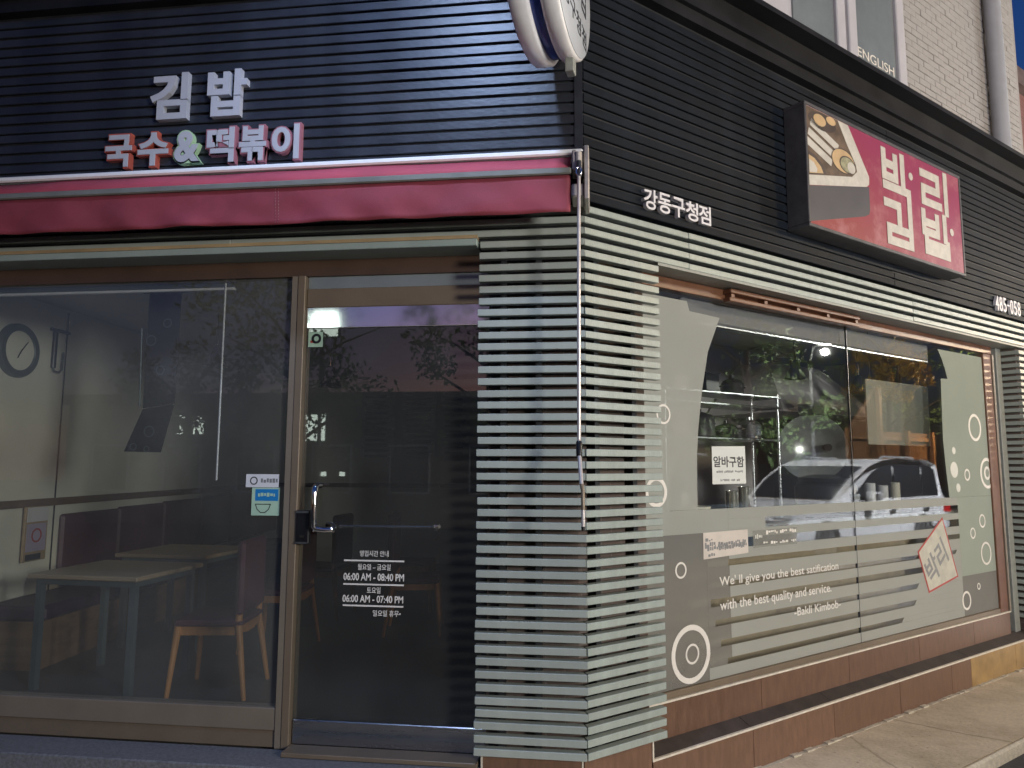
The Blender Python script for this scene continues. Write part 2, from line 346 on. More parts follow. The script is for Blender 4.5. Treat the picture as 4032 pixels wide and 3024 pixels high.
def stroke(path, wd):                                  # thick polyline polygons as list of quads (x, z)
    out = []
    for (a, b) in zip(path[:-1], path[1:]):
        dx, dz = b[0]-a[0], b[1]-a[1]; L = math.hypot(dx, dz); ux, uz = dx/L*wd/2, dz/L*wd/2
        a2 = (a[0]-ux, a[1]-uz); b2 = (b[0]+ux, b[1]+uz)
        out.append([(a2[0]+uz, a2[1]-ux), (b2[0]+uz, b2[1]-ux), (b2[0]-uz, b2[1]+ux), (a2[0]-uz, a2[1]+ux)])
    return out

# ================================================================== GROUND
struct('road', MB().box(-60, 60, -60, 60, -.62, -.34), m_asph)
def w2(fr, x, y): p = fr @ Vector((x, y, 0)); return (p.x, p.y)
pave = MB()
pave.slab([w2(FB, -.9, -.6), w2(FB, 9, -.6), w2(FB, 9, .6), w2(FB, .2, .6), (-6, .6), (-6, -.75), (-.35, -.75)], -.40, -.268)
side = struct('sidewalk', pave, m_conc)
lipm = MB()
for i in range(80):                                   # ragged mortar fillet between the sidewalk and the plinth
    x = .42+i*.07; r = random.choice((.001, .002, .004, .007, .011))
    lipm.prism([(x, -.272), (x+.075, -.272), (x+.075, -.268+r*random.uniform(.4, 1)), (x, -.268+r)], .03-r, .06)
tag(lipm.build('mortar_fillet', m_lip, None, FB), 'ragged pale mortar line along the foot of the brown plinth', 'mortar')
kb = MB(); kb.box(-.9, 9, -.635, -.603, -.40, -.264, b=.012)
struct('kerb', kb, m_lip, FB)

# ================================================================== BUILDING
bld = thing('corner_building', 'corner shop building clad in dark slats above pale slats and glass', 'building')
Z0, PT, SH = .07, .0592, .0345                         # lowest slat, slat pitch, slat height
TM = math.tan(ANG/2)
# --- brick wall behind the corner slats
dw = .11
pw = MB()
pw.slab([(-.50, dw), (-dw*TM, dw), w2(FB, .515, dw), w2(FB, .515, .30), (-.28*TM, .30), (-.50, .30)], .06, 2.80)
pier = pw.build('pier_wall', m_brk, bld)
for xx, yy, fr in ((-.43, dw, FA), (-.25, dw, FA), (.10, dw, FB), (.36, dw, FB)):
    MB().box(xx, xx+.03, .046, dw-.002, .075, 2.78).build('batten', m_darkbk, pier, fr)
# --- pale corner slats, one each
DP = .045
meA = MB().slab([(-.5405, 0), (-.0005, 0), (-.0005-DP*TM, DP), (-.5405, DP)], 0, SH)
def bev(mb, name, m, w=.0022):
    me = mb.mesh(name, m); bm = bmesh.new(); bm.from_mesh(me)
    bmesh.ops.bevel(bm, geom=bm.edges[:], offset=w, segments=1, affect='EDGES', clamp_overlap=True); bm.to_mesh(me); bm.free(); return me
meA = bev(meA, 'slat', m_slat)
meB = bev(MB().slab([(.0005, 0), (.530, 0), (.530, DP), (.0005+DP*TM, DP)], 0, SH), 'slat', m_slatB)
for i in range(42):
    z = Z0+i*PT
    o = link('slat', meA, pier, Matrix.Translation((random.uniform(-.004, .004), random.uniform(-.0012, .0012), z+random.uniform(-.0015, .0015))) @ Matrix.Rotation(R(random.uniform(-.16, .16)), 4, 'Y') @ Matrix.Rotation(R(random.uniform(-.8, .8)), 4, 'X'))
    o = link('slat', meB, pier, FB @ Matrix.Translation((random.uniform(0, .004), random.uniform(-.0012, .0012), z+random.uniform(-.0015, .0015))) @ Matrix.Rotation(R(random.uniform(-.16, .16)), 4, 'Y') @ Matrix.Rotation(R(random.uniform(-.8, .8)), 4, 'X'))
# --- pale fascia rows above the openings
fas = MB().slab([(-4.6, .05), (-.05*TM, .05), w2(FB, 6.3, .05), w2(FB, 6.3, .10), (-.10*TM, .10), (-4.6, .10)], 2.565, 2.79).build('fascia_board', m_darkbk, bld)
mf = {}
def slatrow(x0, x1, fr, z, m, parent, h=SH, c0=0, c1=0):
    k = (round(x0, 3), round(x1, 3), m.name, round(h, 4), c0, c1)
    if k not in mf: mf[k] = bev(MB().slab([(x0+.0008, 0), (x1-.0008, 0), (x1-.0008-c1*DP*TM, DP), (x0+.0008+c0*DP*TM, DP)], 0, h), 'slat', m, .003)
    return link('slat', mf[k], parent, fr @ Matrix.Translation((0, random.uniform(-.0015, .0015), z+random.uniform(-.0012, .0012))) @ Matrix.Rotation(R(random.uniform(-.035, .035)), 4, 'Y') @ Matrix.Rotation(R(random.uniform(-1.2, 1.2)), 4, 'X'))
for i in range(42, 46):
    z = Z0+i*PT
    if i == 42: slatrow(-.535, 0, FA, z, m_slat, fas, c1=1)
    else:
        slatrow(-4.6, -1.9, FA, z, m_slat, fas); slatrow(-1.9, 0, FA, z, m_slat, fas, c1=1)
    slatrow(0, .78, FB, z, m_slatB, fas, c0=1); slatrow(.78, 3.3, FB, z, m_slatB, fas); slatrow(3.3, 6.3, FB, z, m_slatB, fas)
MB().box(.532, 6.3, .004, .30, 2.54, 2.555).build('soffit', m_wtrim, bld, FB)
# --- dark slat cladding
clad = MB().slab([(-4.6, .016), (-.016*TM, .016), w2(FB, 6.3, .016), w2(FB, 6.3, .2), (-.2*TM, .2), (-4.6, .2)], 2.80, 4.40).build('cladding_board', m_darkbk, bld)
for i in range(46, 67):
    z = Z0+i*PT
    slatrow(-4.6, 0, FA, z, m_dark, clad, .046, c1=1)
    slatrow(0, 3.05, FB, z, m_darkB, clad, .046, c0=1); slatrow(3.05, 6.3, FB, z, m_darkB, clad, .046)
MB().box(-.045, -.003, -.006, -.001, 2.80, 4.05).build('corner_strip', m_dark, clad)
# --- cornice
def wrap(d0, d1, z0, z1):
    return MB().slab([(-4.6, d0), (-d0*TM, d0), w2(FB, 6.3, d0), w2(FB, 6.3, d1), (-d1*TM, d1), (-4.6, d1)], z0, z1)
cor = wrap(-.045, .18, 4.045, 4.292).build('cornice', m_corn, bld)
wrap(-.15, .19, 4.294, 4.33).build('cornice_lip', m_corn, cor)
wrap(-.075, .0, 4.12, 4.15).build('cornice_bead', m_corn, cor)
# --- upper storey
upw = MB().box(-.3, 6.33, .22, .6, 4.2, 7.6).build('upper_wall', m_wmort, bld, FB)
bme = [bev(MB().box(0, bw, .206, .222, 0, .056), 'brick', m_wbrick, .003) for bw in (.190, .092)]
zz = 4.34; r = 0
while zz < 6.4:
    x = 3.80 + (0 if r % 2 else -.098)
    while x < 6.2:
        a = max(x, 3.80); b = min(x+.186, 6.30)
        if b-a > .15: link('brick', bme[0], upw, FB @ Matrix.Translation((a, random.uniform(-.003, .002), zz)))
        elif b-a > .05: link('brick', bme[1], upw, FB @ Matrix.Translation((a, 0, zz)))
        x += .196
    zz += .062; r += 1
MB().box(-.29, 2.10, .17, .225, 4.34, 7.5).build('pilaster_panel', m_wfrm, bld, FB)
uw = MB().box(2.12, 3.78, .19, .224, 4.34, 7.2).build('upper_window', m_wfrm, bld, FB)
MB().box(2.17, 2.70, .176, .188, 4.40, 7.1).build('pane', m_glU, uw, FB)
MB().box(2.99, 3.62, .176, .188, 4.40, 7.1).build('pane', m_glU, uw, FB)
for x0, x1, d in ((2.71, 2.83, .15), (2.86, 2.975, .14), (3.635, 3.76, .15)): MB().box(x0, x1, d, .189, 4.36, 7.1, b=.008).build('frame', m_wfrm, uw, FB)
MB().tube([(5.52, .12, 4.30), (5.52, .12, 7.5)], .075, 16).build('downpipe', m_pipe, bld, FB, 40)
text('lettering', 'ENGLISH', (3.02, 3.58, 4.71, 4.79), .174, m_decal, uw, FB)
# --- plinth of brown stone tile round the corner, and the low step under the display window
pl = thing('plinth', None, None); pl.parent = bld
MB().slab([(-.505, .05), (-.05*TM-.004, .05), (-.3*TM-.004, .3), (-.505, .3)], -.27, .066).build('tile', m_tile, pl)
def btile(x0, x1, z1, m, d0=.05, d1=.15, z0=-.27): return MB().box(x0+.0015, x1-.0015, d0, d1, z0, z1, b=.0015).build('tile', m, pl, FB)
btile(.05*TM+.003, .47, .066, m_tile, d1=.3)
xs = [.476, 1.28, 2.09, 2.90, 3.66, 3.98, 4.8, 5.6, 6.3]
for i, (a, b) in enumerate(zip(xs[:-1], xs[1:])): btile(a, b, -.052, m_tile2 if i >= 5 else m_tile, d1=.16)
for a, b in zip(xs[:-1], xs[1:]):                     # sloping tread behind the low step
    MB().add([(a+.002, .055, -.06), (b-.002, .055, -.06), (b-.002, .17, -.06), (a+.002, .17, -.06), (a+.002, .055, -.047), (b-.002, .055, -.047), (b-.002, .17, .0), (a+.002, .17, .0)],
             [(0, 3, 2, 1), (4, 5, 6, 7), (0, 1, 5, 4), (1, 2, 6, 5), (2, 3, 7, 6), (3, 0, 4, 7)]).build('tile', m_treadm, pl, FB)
for a, b in ((.535, 1.5), (1.5, 2.45), (2.45, 3.4), (3.4, 4.3), (4.3, 5.0)): btile(a, b, .172, m_tile, .150, .30, -.03)
MB().box(.474, 6.3, .047, .062, -.051, -.040).build('trim', m_trim, pl, FB)
MB().box(.470, .480, .046, .060, -.051, .066).build('trim', m_trim, pl, FB)
MB().box(.535, 5.02, .146, .30, .173, .184).build('trim', m_trim, pl, FB)
MB().box(-.515, -.506, .046, .3, -.27, .066).build('trim', m_trim, pl)
MB().box(-.030, -.022, .0465, .056, -.27, .066).build('trim', m_trim, pl)
# --- right-hand pier with slats turning into the window reveal
rp = MB().slab([(5.25, .05), (6.3, .05), (6.3, .5), (5.25, .5)], -.03, 2.54).build('pier_wall', m_brk, bld, FB)
meR = bev(MB().slab([(5.20, .002), (6.3, .002), (6.3, .045), (5.245, .045), (5.245, .168), (5.20, .168)], 0, SH), 'slat', m_slat)
for i in range(0, 41): link('slat', meR, rp, FB @ Matrix.Translation((0, 0, .11+i*PT)))
MB().box(5.10, 5.199, .150, .30, -.03, 2.54, b=.004).build('corner_trim', m_wtrim, rp, FB)

# ================================================================== CORNER-FRONT SHOP WINDOW AND DOOR (frame A)
sw = thing('shop_window', None, None); sw.parent = bld
MB().box(-4.6, -.45, .145, .22, 2.475, 2.60).build('head_frame', m_brzd, sw)
MB().box(-4.6, -.545, -.032, .145, 2.564, 2.600, b=.003).build('shutter_box', m_case, sw)
MB().box(-4.6, -.545, -.028, .03, 2.602, 2.620).build('shutter_box_edge', m_wood, sw)
MB().box(-4.6, -1.603, .135, .21, .085, .196, b=.004).build('bottom_rail', m_brz2, sw)
MB().box(-4.6, -1.603, .142, .21, .0, .083, b=.003).build('kick_rail', m_brz, sw)
MB().box(-1.602, -1.565, .128, .22, .0, 2.474, b=.003).build('post', m_brz2, sw)
MB().box(-1.564, -1.522, .122, .22, .0, 2.474, b=.003).build('post', m_brz, sw)
MB().box(-4.6, -3.72, .135, .21, .197, 2.474).build('side_post', m_brz2, sw)
MB().box(-3.72, -1.603, .166, .174, .197, 2.474).build('pane', m_glA, sw)
dr = thing('door', None, None); dr.parent = bld
MB().box(-1.520, -.47, .150, .20, 2.300, 2.405, b=.003).build('header_rail', m_brz, dr)
MB().box(-1.520, -.47, .165, .18, 2.406, 2.474).build('transom_panel', m_glU, dr)
MB().box(-1.520, -.47, .148, .178, 2.186, 2.299, b=.002).build('top_rail', m_mir, dr)
MB().box(-1.515, -.47, .148, .180, .020, .142, b=.004).build('bottom_rail', m_ss, dr)
MB().box(-1.517, -.47, .158, .168, .143, 2.185).build('pane', m_glD, dr)
hd = MB()
hd.tube([(-1.410, .150, 1.335), (-1.410, .100, 1.335), (-1.410, .085, 1.325), (-1.410, .080, 1.30), (-1.410, .080, 1.16), (-1.408, .082, 1.125), (-1.40, .088, 1.112), (-1.35, .092, 1.108),
         (-1.322, .098, 1.110), (-1.314, .11, 1.118), (-1.322, .125, 1.126), (-1.36, .150, 1.128)], .016, 12)
hd.tube([(-1.424, .112, 1.102), (-1.31, .112, 1.102)], .009, 10)
hd.build('handle', m_chr, dr, None, 60)
lk = MB().box(-1.522, -1.447, .108, .147, 1.030, 1.206, b=.006).build('lock', m_blk, dr)
MB().box(-1.518, -1.451, .1045, .1075, 1.192, 1.203).build('lock_strip', m_ss, lk)
MB().box(-1.518, -1.451, .1045, .1075, 1.033, 1.043).build('lock_strip', m_ss, lk)
MB().box(-1.495, -1.472, .1045, .1075, 1.066, 1.077).build('lock_slot', m_chr, lk)
MB().tube([(-1.32, .21, 1.118), (-.79, .21, 1.120)], .008, 10).build('push_bar', m_ss, dr, None, 60)
MB().lathe([(.001, .165), (.016, .168), (.018, .215), (.001, .225)], (-.785, 0, 1.12), 14, ax='y').build('push_bar_knob', m_chr, dr, None, 40)
hr = [('영업시간 안내', (-1.183, -1.028, .969, 1.000), .0), ('월요일 – 금요일', (-1.193, -1.016, .900, .931), 0), ('06:00 AM - 08:40 PM', (-1.268, -.943, .846, .884), .012),
      ('토요일', (-1.140, -1.067, .782, .814), 0), ('06:00 AM - 07:40 PM', (-1.270, -.945, .735, .772), .012), ('일요일 휴무•', (-1.105, -.957, .667, .699), 0)]
for s_, bx, off in hr: text('lettering', s_, bx, .1565, m_decal, dr, None, .0006, off+.008)
for z in (.9475, .8265, .7185): MB().box(-1.268, -.944, .1555, .157, z-.004, z+.004).build('lettering_rule', m_decal, dr)
th = MB().box(-1.52, -.53, .03, .145, .0, .022, b=.003).build('threshold', m_brz, dr)
# granite step in front of the door
tag(MB().box(-4.6, -.518, -.085, .135, -.268, -.002, b=.006).build('door_step', m_gran), 'grey granite step along the foot of the glass door and window', 'step')

# ================================================================== DISPLAY WINDOW (frame B)
dv = thing('display_window', None, None); dv.parent = bld
GD = .17
MB().box(.52, 5.0, .150, .22, 2.47, 2.538, b=.003).build('head_frame', m_redbr, dv, FB)
MB().box(4.84, 4.985, .152, .22, .186, 2.468, b=.004).build('side_frame', m_redbr, dv, FB)
MB().box(4.99, 5.02, .140, .20, .186, 2.468, b=.003).build('side_frame', m_brz2, dv, FB)
MB().box(.52, 4.838, .156, .22, .186, .222, b=.003).build('bottom_frame', m_brz, dv, FB)
MB().box(.52, 2.6435, GD, GD+.008, .223, 2.469).build('pane', m_glB, dv, FB)
MB().box(2.6465, 4.838, GD, GD+.008, .223, 2.469).build('pane', m_glB, dv, FB)
MB().box(2.6420, 2.6480, GD-.003, GD+.011, .223, 2.469).build('silicone_joint', m_blk, dv, FB)
# roller rail fixed to the head
rr = MB(); rr.box(1.25, 2.70, .085, .149, 2.505, 2.532, b=.004); rr.box(1.25, 2.70, .095, .149, 2.455, 2.480, b=.004)
for x in (1.27, 1.6, 1.95, 2.3, 2.66): rr.box(x, x+.03, .10, .149, 2.481, 2.504)
rr.build('roller_rail', m_redbr, dv, FB)
# frosted film: outer sheet with a big round clear opening, clear stripes below
FD = GD-.0015
def filmpoly(poly, m=m_film, d=FD): return MB().prism(poly, d-.0008, d).build('film', m, dv, FB)
ZC = 1.192
left = [(.525, ZC+.001), (.993, ZC+.001), (.993, 1.33), (.998, 1.503), (1.014, 1.66), (1.055, 1.886), (1.118, 2.132), (1.236, 2.358), (.962, 2.366), (.942, 2.424), (.525, 2.424)]
filmpoly(left)
right = [(4.066, ZC+.001), (4.836, ZC+.001), (4.836, 2.43), (4.02, 2.43), (4.083, 2.356), (4.13, 2.27), (4.164, 2.188), (4.045, 2.18), (4.03, 1.9), (4.018, 1.676), (4.035, 1.456)]
filmpoly(right, m_filmG)
bars = [(1.128, 1.064), (1.013, .955), (.892, .854), (.766, .734), (.672, .628), (.553, .516), (.435, .396), (.327, .292)]
bl = [1.62, 1.35, 1.25, 1.25, 1.085, 1.12, 1.164, 1.22]; br = [4.16, 4.18, 4.17, 4.10, 3.55, 3.45, 3.4, 3.2]
XL, XR, zt = 1.262, 4.20, ZC
filmpoly([(.525, 1.057), (XL-.001, 1.057), (XL-.001, ZC), (.525, ZC)])
filmpoly([(XR, .545), (4.836, .545), (4.836, ZC), (XR, ZC)], m_filmG)
filmpoly([(XR, .226), (4.836, .226), (4.836, .5445), (XR, .5445)], m_filmSh)
low = [(.525, 1.0565)]                                 # film toned for the shade behind it at the lower left, notched where the clear stripes run into it
filmpoly([(.525, .226), (1.06, .226), (1.06, 1.0565), (.525, 1.0565)], m_filmSh)
for (t, b), l_, r_ in zip(bars, bl, br):
    filmpoly([(XL, t), (XR-.001, t), (XR-.001, zt), (XL, zt)])
    if t < 1.05: filmpoly([(1.061, t), (XL-.001, t), (XL-.001, min(zt, 1.0565)), (1.061, min(zt, 1.0565))], m_filmSh)
    if l_ > XL: filmpoly([(XL, b+.0005), (l_, b+.0005), (l_, t-.0005), (XL, t-.0005)])
    elif t < 1.05: filmpoly([(1.061, b+.0005), (l_, b+.0005), (l_, t-.0005), (1.061, t-.0005)], m_filmSh)
    if r_ < XR-.05: filmpoly([(r_, b+.0005), (XR-.001, b+.0005), (XR-.001, t-.0005), (min(r_+.04, XR-.002), t-.0005)])
    zt = b
filmpoly([(1.061, .226), (XR-.001, .226), (XR-.001, zt-.0003), (1.061, zt-.0003)])
def ring(x, z, r, w, m=m_decal): return MB().annulus(x, z, r-w, r, FD-.0022, FD-.0012, 36).build('ring_decal', m, dv, FB)
for x, z, r, w in ((4.609, 1.788, .12, .024), (4.79, 1.39, .135, .026), (4.79, 1.39, .06, .024), (4.405, 1.377, .050, .014), (4.631, .98, .058, .014), (4.439, .885, .047, .012), (4.663, .703, .098, .017),
                   (4.482, .441, .028, .009), (4.248, .347, .077, .018), (.723, 1.738, .057, .012), (.655, 1.30, .085, .022), (.839, .859, .046, .011), (.908, .393, .160, .030), (.918, .392, .056, .012)):
    ring(x, z, r, w)
for x, z, r in ((4.176, 1.42, .066), (4.229, 1.27, .036), (4.19, 1.58, .03)): MB().lathe([(r, FD-.0022), (r, FD-.0012)], (x, 0, z), 28, ax='y').build('dot_decal', m_decalG, dv, FB)
for s_, bx in (("We' ll give you the best satification", (1.166, 2.404, .728, .796)), ('with the best quality and service.', (1.164, 2.308, .585, .660)), ('-Bakli Kimbob-', (1.884, 2.411, .488, .540))):
    text('lettering', s_, bx, FD-.0012, m_decal, dv, FB, .0006, .008)

# ================================================================== THINGS ON THE FACADE
def letter_thing(name, label, fr=None): return thing(name, label, 'sign', 'lettering on the facade', fr)
L1 = letter_thing('sign_lettering', 'big white raised 김밥 letters on the dark slats, upper row')
text('letter', '김', (-2.400, -2.178, 3.340, 3.610), -.0, m_lgrey, L1, None, .017, .03)
text('letter', '밥', (-2.062, -1.832, 3.340, 3.610), -.0, m_lgrey, L1, None, .017, .03)
L2 = letter_thing('sign_lettering', 'smaller outlined 국수 & 떡볶이 letters just above the awning')
for s_, bx, m in (('국', (-2.655, -2.480, 3.068, 3.272), m_orng), ('수', (-2.460, -2.262, 3.066, 3.275), m_orng), ('&', (-2.243, -2.078, 3.078, 3.272), m_grn),
                  ('떡', (-2.055, -1.880, 3.066, 3.282), m_pink), ('볶', (-1.868, -1.696, 3.066, 3.280), m_pink), ('이', (-1.682, -1.510, 3.066, 3.279), m_pink)):
    o = text('letter', s_, bx, 0, m, L2, None, .016, .06)
    x0, x1, z0, z1 = bx; text('letter_face', s_, (x0+.009, x1-.009, z0+.009, z1-.009), -.033, m_lgrey, o, None, .002, .034)
L3 = letter_thing('sign_lettering', 'small silver 강동구청점 letters on the dark slats by the corner')
for i, c in enumerate('강동구청점'): text('letter', c, (.405+i*.110, .405+i*.110+.104, 2.830+.001*i, 2.946), -.0, m_lsil, L3, FB, .012, .018)
L4 = letter_thing('sign_lettering', 'silver telephone number letters 485-05 low on the dark slats')
xx = 4.719
for c, wd in (('4', .075), ('8', .075), ('5', .075), ('-', .06), ('0', .075), ('5', .075), ('8', .075)):
    text('letter', c, (xx, xx+wd-.012, 2.822 if c != '-' else 2.885, 2.955 if c != '-' else 2.90), 0, m_lsil, L4, FB, .012, .012); xx += wd+.004
# --- red light box sign
LB = thing('light_box_sign', 'red light box sign with kimbap picture and white 박리김밥 letters', 'sign')
D0 = -.15
def fp(x0, x1, z0, z1, b=.004): return MB().box(x0, x1, D0-.006, .0, z0, z1, b=b)
MB().box(1.745, 3.850, -.138, -.001, 2.975, 3.778).build('box', m_corn, LB, FB)
m_frame = mat('sign_frame', (.075, .072, .075), .45, var=.25, scale=8)
for a in ((1.730, 3.865, 3.772, 3.795), (1.730, 3.865, 2.958, 2.981), (1.730, 1.752, 2.982, 3.771), (3.843, 3.865, 2.982, 3.771)): fp(*a).build('frame', m_frame, LB, FB)
m_face2 = bpy.data.materials.new('faded_red_sign_face'); t, n, l = nodes(m_face2); b = n['Principled BSDF']; b.inputs['Roughness'].default_value = .38
tc = n.new('ShaderNodeTexCoord'); gr = n.new('ShaderNodeSeparateXYZ'); l.new(tc.outputs['Object'], gr.inputs[0])
ma = n.new('ShaderNodeMath'); ma.operation = 'MULTIPLY_ADD'; ma.inputs[1].default_value = .45; ma.inputs[2].default_value = -.55; l.new(gr.outputs[0], ma.inputs[0])
mb_ = n.new('ShaderNodeMath'); mb_.operation = 'MULTIPLY_ADD'; mb_.inputs[1].default_value = 1.0; mb_.inputs[2].default_value = -3.35; l.new(gr.outputs[2], mb_.inputs[0])
ad = n.new('ShaderNodeMath'); l.new(mb_.outputs[0], ad.inputs[0]); l.new(ma.outputs[0], ad.inputs[1])
r1 = n.new('ShaderNodeValToRGB'); r1.color_ramp.elements[0].position = .15; r1.color_ramp.elements[1].position = .95
r1.color_ramp.elements[0].color = (.29, .042, .040, 1); r1.color_ramp.elements[1].color = (.30, .038, .095, 1); l.new(ad.outputs[0], r1.inputs[0])
no = n.new('ShaderNodeTexNoise'); no.inputs['Scale'].default_value = 4.5; no.inputs['Detail'].default_value = 7; no.inputs['Roughness'].default_value = .7; l.new(tc.outputs['Object'], no.inputs['Vector'])
r2 = n.new('ShaderNodeValToRGB'); r2.color_ramp.elements[0].position = .5; r2.color_ramp.elements[1].position = .72; l.new(no.outputs['Fac'], r2.inputs[0])
mx = n.new('ShaderNodeMixRGB'); mx.inputs[2].default_value = (.42, .16, .17, 1); l.new(r2.outputs[0], mx.inputs[0]); l.new(r1.outputs[0], mx.inputs[1])
l.new(mx.outputs[0], b.inputs['Base Color'])
MB().box(1.753, 3.842, D0, -.139, 2.982, 3.771).build('face', m_face2, LB, FB)
def flat(name, poly, m, k=1): return MB().prism(poly, D0-.0008*k-.0006, D0-.0008*k+.0004).build(name, m, LB, FB)
m_nori = mat('print_dark_grey', (.075, .07, .075), .4, var=.06)
m_rice = mat('print_rice_white', (.55, .52, .46), .45, var=.10, scale=16)
m_fill = mat('print_brown', (.12, .08, .052), .45, var=.35, scale=14)
m_tan = mat('print_tan', (.55, .38, .20), .45, var=.12, scale=9)
m_darkp = mat('print_outline', (.07, .05, .04), .45, var=.2)
flat('picture', [(1.756, 2.993), (2.40, 3.155), (2.455, 3.18), (2.470, 3.215), (2.471, 3.382), (1.756, 3.229)], m_nori, 1)
flat('picture', [(1.756, 3.232), (2.44, 3.375), (2.475, 3.40), (2.480, 3.455), (2.30, 3.69), (2.240, 3.768), (1.756, 3.768)], m_rice, 1)
flat('picture', [(1.756, 3.300), (2.26, 3.405), (2.325, 3.455), (2.315, 3.50), (2.21, 3.63), (2.115, 3.766), (1.756, 3.766)], m_fill, 2)
for a, b_ in (((1.82, 3.66), (2.08, 3.575)), ((1.79, 3.59), (2.02, 3.515)), ((1.765, 3.525), (1.995, 3.45))):
    for k, q in enumerate(stroke([a, b_], .052)): flat('picture', q, m_rice, 3)
def pring(cx, cz, rx, rz, m, k, n=20): return flat('picture', [(cx+rx*math.cos(6.283*i/n), cz+rz*math.sin(6.283*i/n)) for i in range(n)], m, k)
pring(2.16, 3.49, .145, .088, m_darkp, 3); pring(2.16, 3.49, .135, .080, m_tan, 4); pring(2.205, 3.475, .095, .06, m_darkp, 5); pring(2.205, 3.473, .085, .052, mat('print_olive', (.30, .29, .18), .45, var=.3, scale=30), 6); pring(2.25, 3.463, .048, .040, m_rice, 7)
pring(1.93, 3.70, .16, .06, m_darkp, 3); pring(2.03, 3.735, .055, .028, m_tan, 5); pring(1.90, 3.705, .07, .04, m_tan, 4)
flat('picture', [(1.757, 3.46), (1.83, 3.45), (1.92, 3.40), (1.955, 3.345), (1.757, 3.305)], m_darkp, 3); flat('picture', [(1.757, 3.435), (1.82, 3.425), (1.89, 3.385), (1.915, 3.345), (1.757, 3.312)], m_tan, 4); flat('picture', [(1.757, 3.405), (1.81, 3.395), (1.845, 3.36), (1.84, 3.333), (1.757, 3.318)], m_rice, 5)
sw_ = .064
glyph = {'박': [[(2.685, 3.70), (2.685, 3.525), (2.845, 3.525), (2.845, 3.685)], [(2.685, 3.62), (2.845, 3.62)], [(2.945, 3.71), (2.945, 3.515)], [(2.69, 3.455), (3.02, 3.455), (3.02, 3.365)]],
         '리': [[(3.235, 3.675), (3.475, 3.675), (3.475, 3.56), (3.245, 3.56), (3.245, 3.455), (3.50, 3.455)], [(3.605, 3.725), (3.605, 3.43)]],
         '김': [[(2.69, 3.325), (2.865, 3.325), (2.865, 3.20)], [(3.02, 3.33), (3.02, 3.195)], [(2.715, 3.145), (3.02, 3.145), (3.02, 3.05), (2.715, 3.05), (2.715, 3.145)]],
         '밥': [[(3.225, 3.36), (3.225, 3.215), (3.435, 3.215), (3.435, 3.35)], [(3.225, 3.29), (3.435, 3.29)], [(3.555, 3.37), (3.555, 3.20)], [(3.255, 3.17), (3.255, 3.07), (3.59, 3.07), (3.59, 3.16)], [(3.255, 3.13), (3.59, 3.13)]]}
for g, sts in glyph.items():
    mbq = MB()
    for st in sts:
        for q in stroke(st, sw_): mbq.prism(q, D0-.0035-random.random()*.0004, D0-.0006)
    if g == '박': mbq.lathe([(.030, D0-.0035), (.030, D0-.0006)], (3.065, 0, 3.60), 16, ax='y')
    if g == '밥': mbq.lathe([(.030, D0-.0035), (.030, D0-.0006)], (3.67, 0, 3.285), 16, ax='y')
    mbq.build('letter', m_rice, LB, FB)
# --- round projecting sign
rs_ = Matrix.Translation((-.035, -.49, 3.735)) @ Matrix.Rotation(R(-10.5), 4, 'Z')
RS = thing('round_sign', 'round double white projecting sign with blue drum at the corner', 'sign', None, rs_)
RR = .42
def drum(x0, x1, r, m, name, b=.012): return MB().lathe([(r-b, x0), (r, x0+b), (r, x1-b), (r-b, x1)], (0, 0, 0), 64, ax='x').build(name, m, RS, None, 50)
drum(-.085, -.002, RR, m_wht2, 'front_disc'); drum(-.135, -.086, RR-.025, m_blue, 'drum', .002); drum(-.225, -.136, RR, m_wht2, 'rear_disc')
drum(-.0015, .001, RR-.012, m_face, 'face', .0005)
fr_f = Matrix.Rotation(R(90), 4, 'Z')                 # text frame lying on the face: faces +x of the sign
for s_, bx in (('강동구청점', (-.30, .30, -.27, -.17)), ('박리김밥', (-.32, .32, -.10, .10))):
    text('lettering', s_, bx, -.0016, m_ink, RS, fr_f, .0006, .0)
MB().box(-.055, -.015, .08, .14, -.475, -.40, b=.003).build('bracket', m_wtrim, RS)
MB().box(-.06, -.045, .03, .46, -.05, .05).build('bracket', m_wtrim, RS); MB().box(-.06, -.045, .03, .44, .2, .25).build('bracket', m_wtrim, RS)
# --- awning
AW = thing('awning', 'rolled-up burgundy awning with white hood above the glass door', 'awning')
AX0, AX1 = -4.6, -.06
MB().box(AX0, .0, -.125, -.002, 2.982, 3.012, b=.008).build('hood', m_awht, AW)
fb = MB(); n_ = 150; vs = []
for i in range(n_+1):
    x = AX0+(AX1-AX0)*i/n_; wv = .006*math.sin(x*4.3)+.004*math.sin(x*11+1)
    vs += [(x, -.105, 2.978+wv*.6), (x, -.150+wv, 2.935+wv), (x, -.197, 2.880)]
fb.add(vs, [(3*i+k, 3*i+3+k, 3*i+4+k, 3*i+1+k) for i in range(n_) for k in (0, 1)])
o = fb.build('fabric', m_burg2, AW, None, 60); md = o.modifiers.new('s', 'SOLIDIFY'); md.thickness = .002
MB().box(AX0, AX1+.005, -.222, -.190, 2.843, 2.876, b=.006).build('front_bar', m_bar, AW)
vb = MB(); vs = []; nz_ = 8; n_ = 220
def vpt(x, q, o=0.):
    z = 2.842-q*.186+.0014*math.sin(x*5)*q
    return (x, -.205-o+q*(.006*math.sin(x*9+q*4)+.004*math.sin(x*23-q*5)+.006*math.sin(x*7.1)+.006*math.sin(x*17.3+2)+.005*math.sin(x*3.1+z*30))+.006*math.sin(x*2.3)*q, z)
for i in range(n_+1):
    x = AX0+(AX1-AX0)*i/n_
    vs += [vpt(x, k/nz_) for k in range(nz_+1)]
m1 = nz_+1
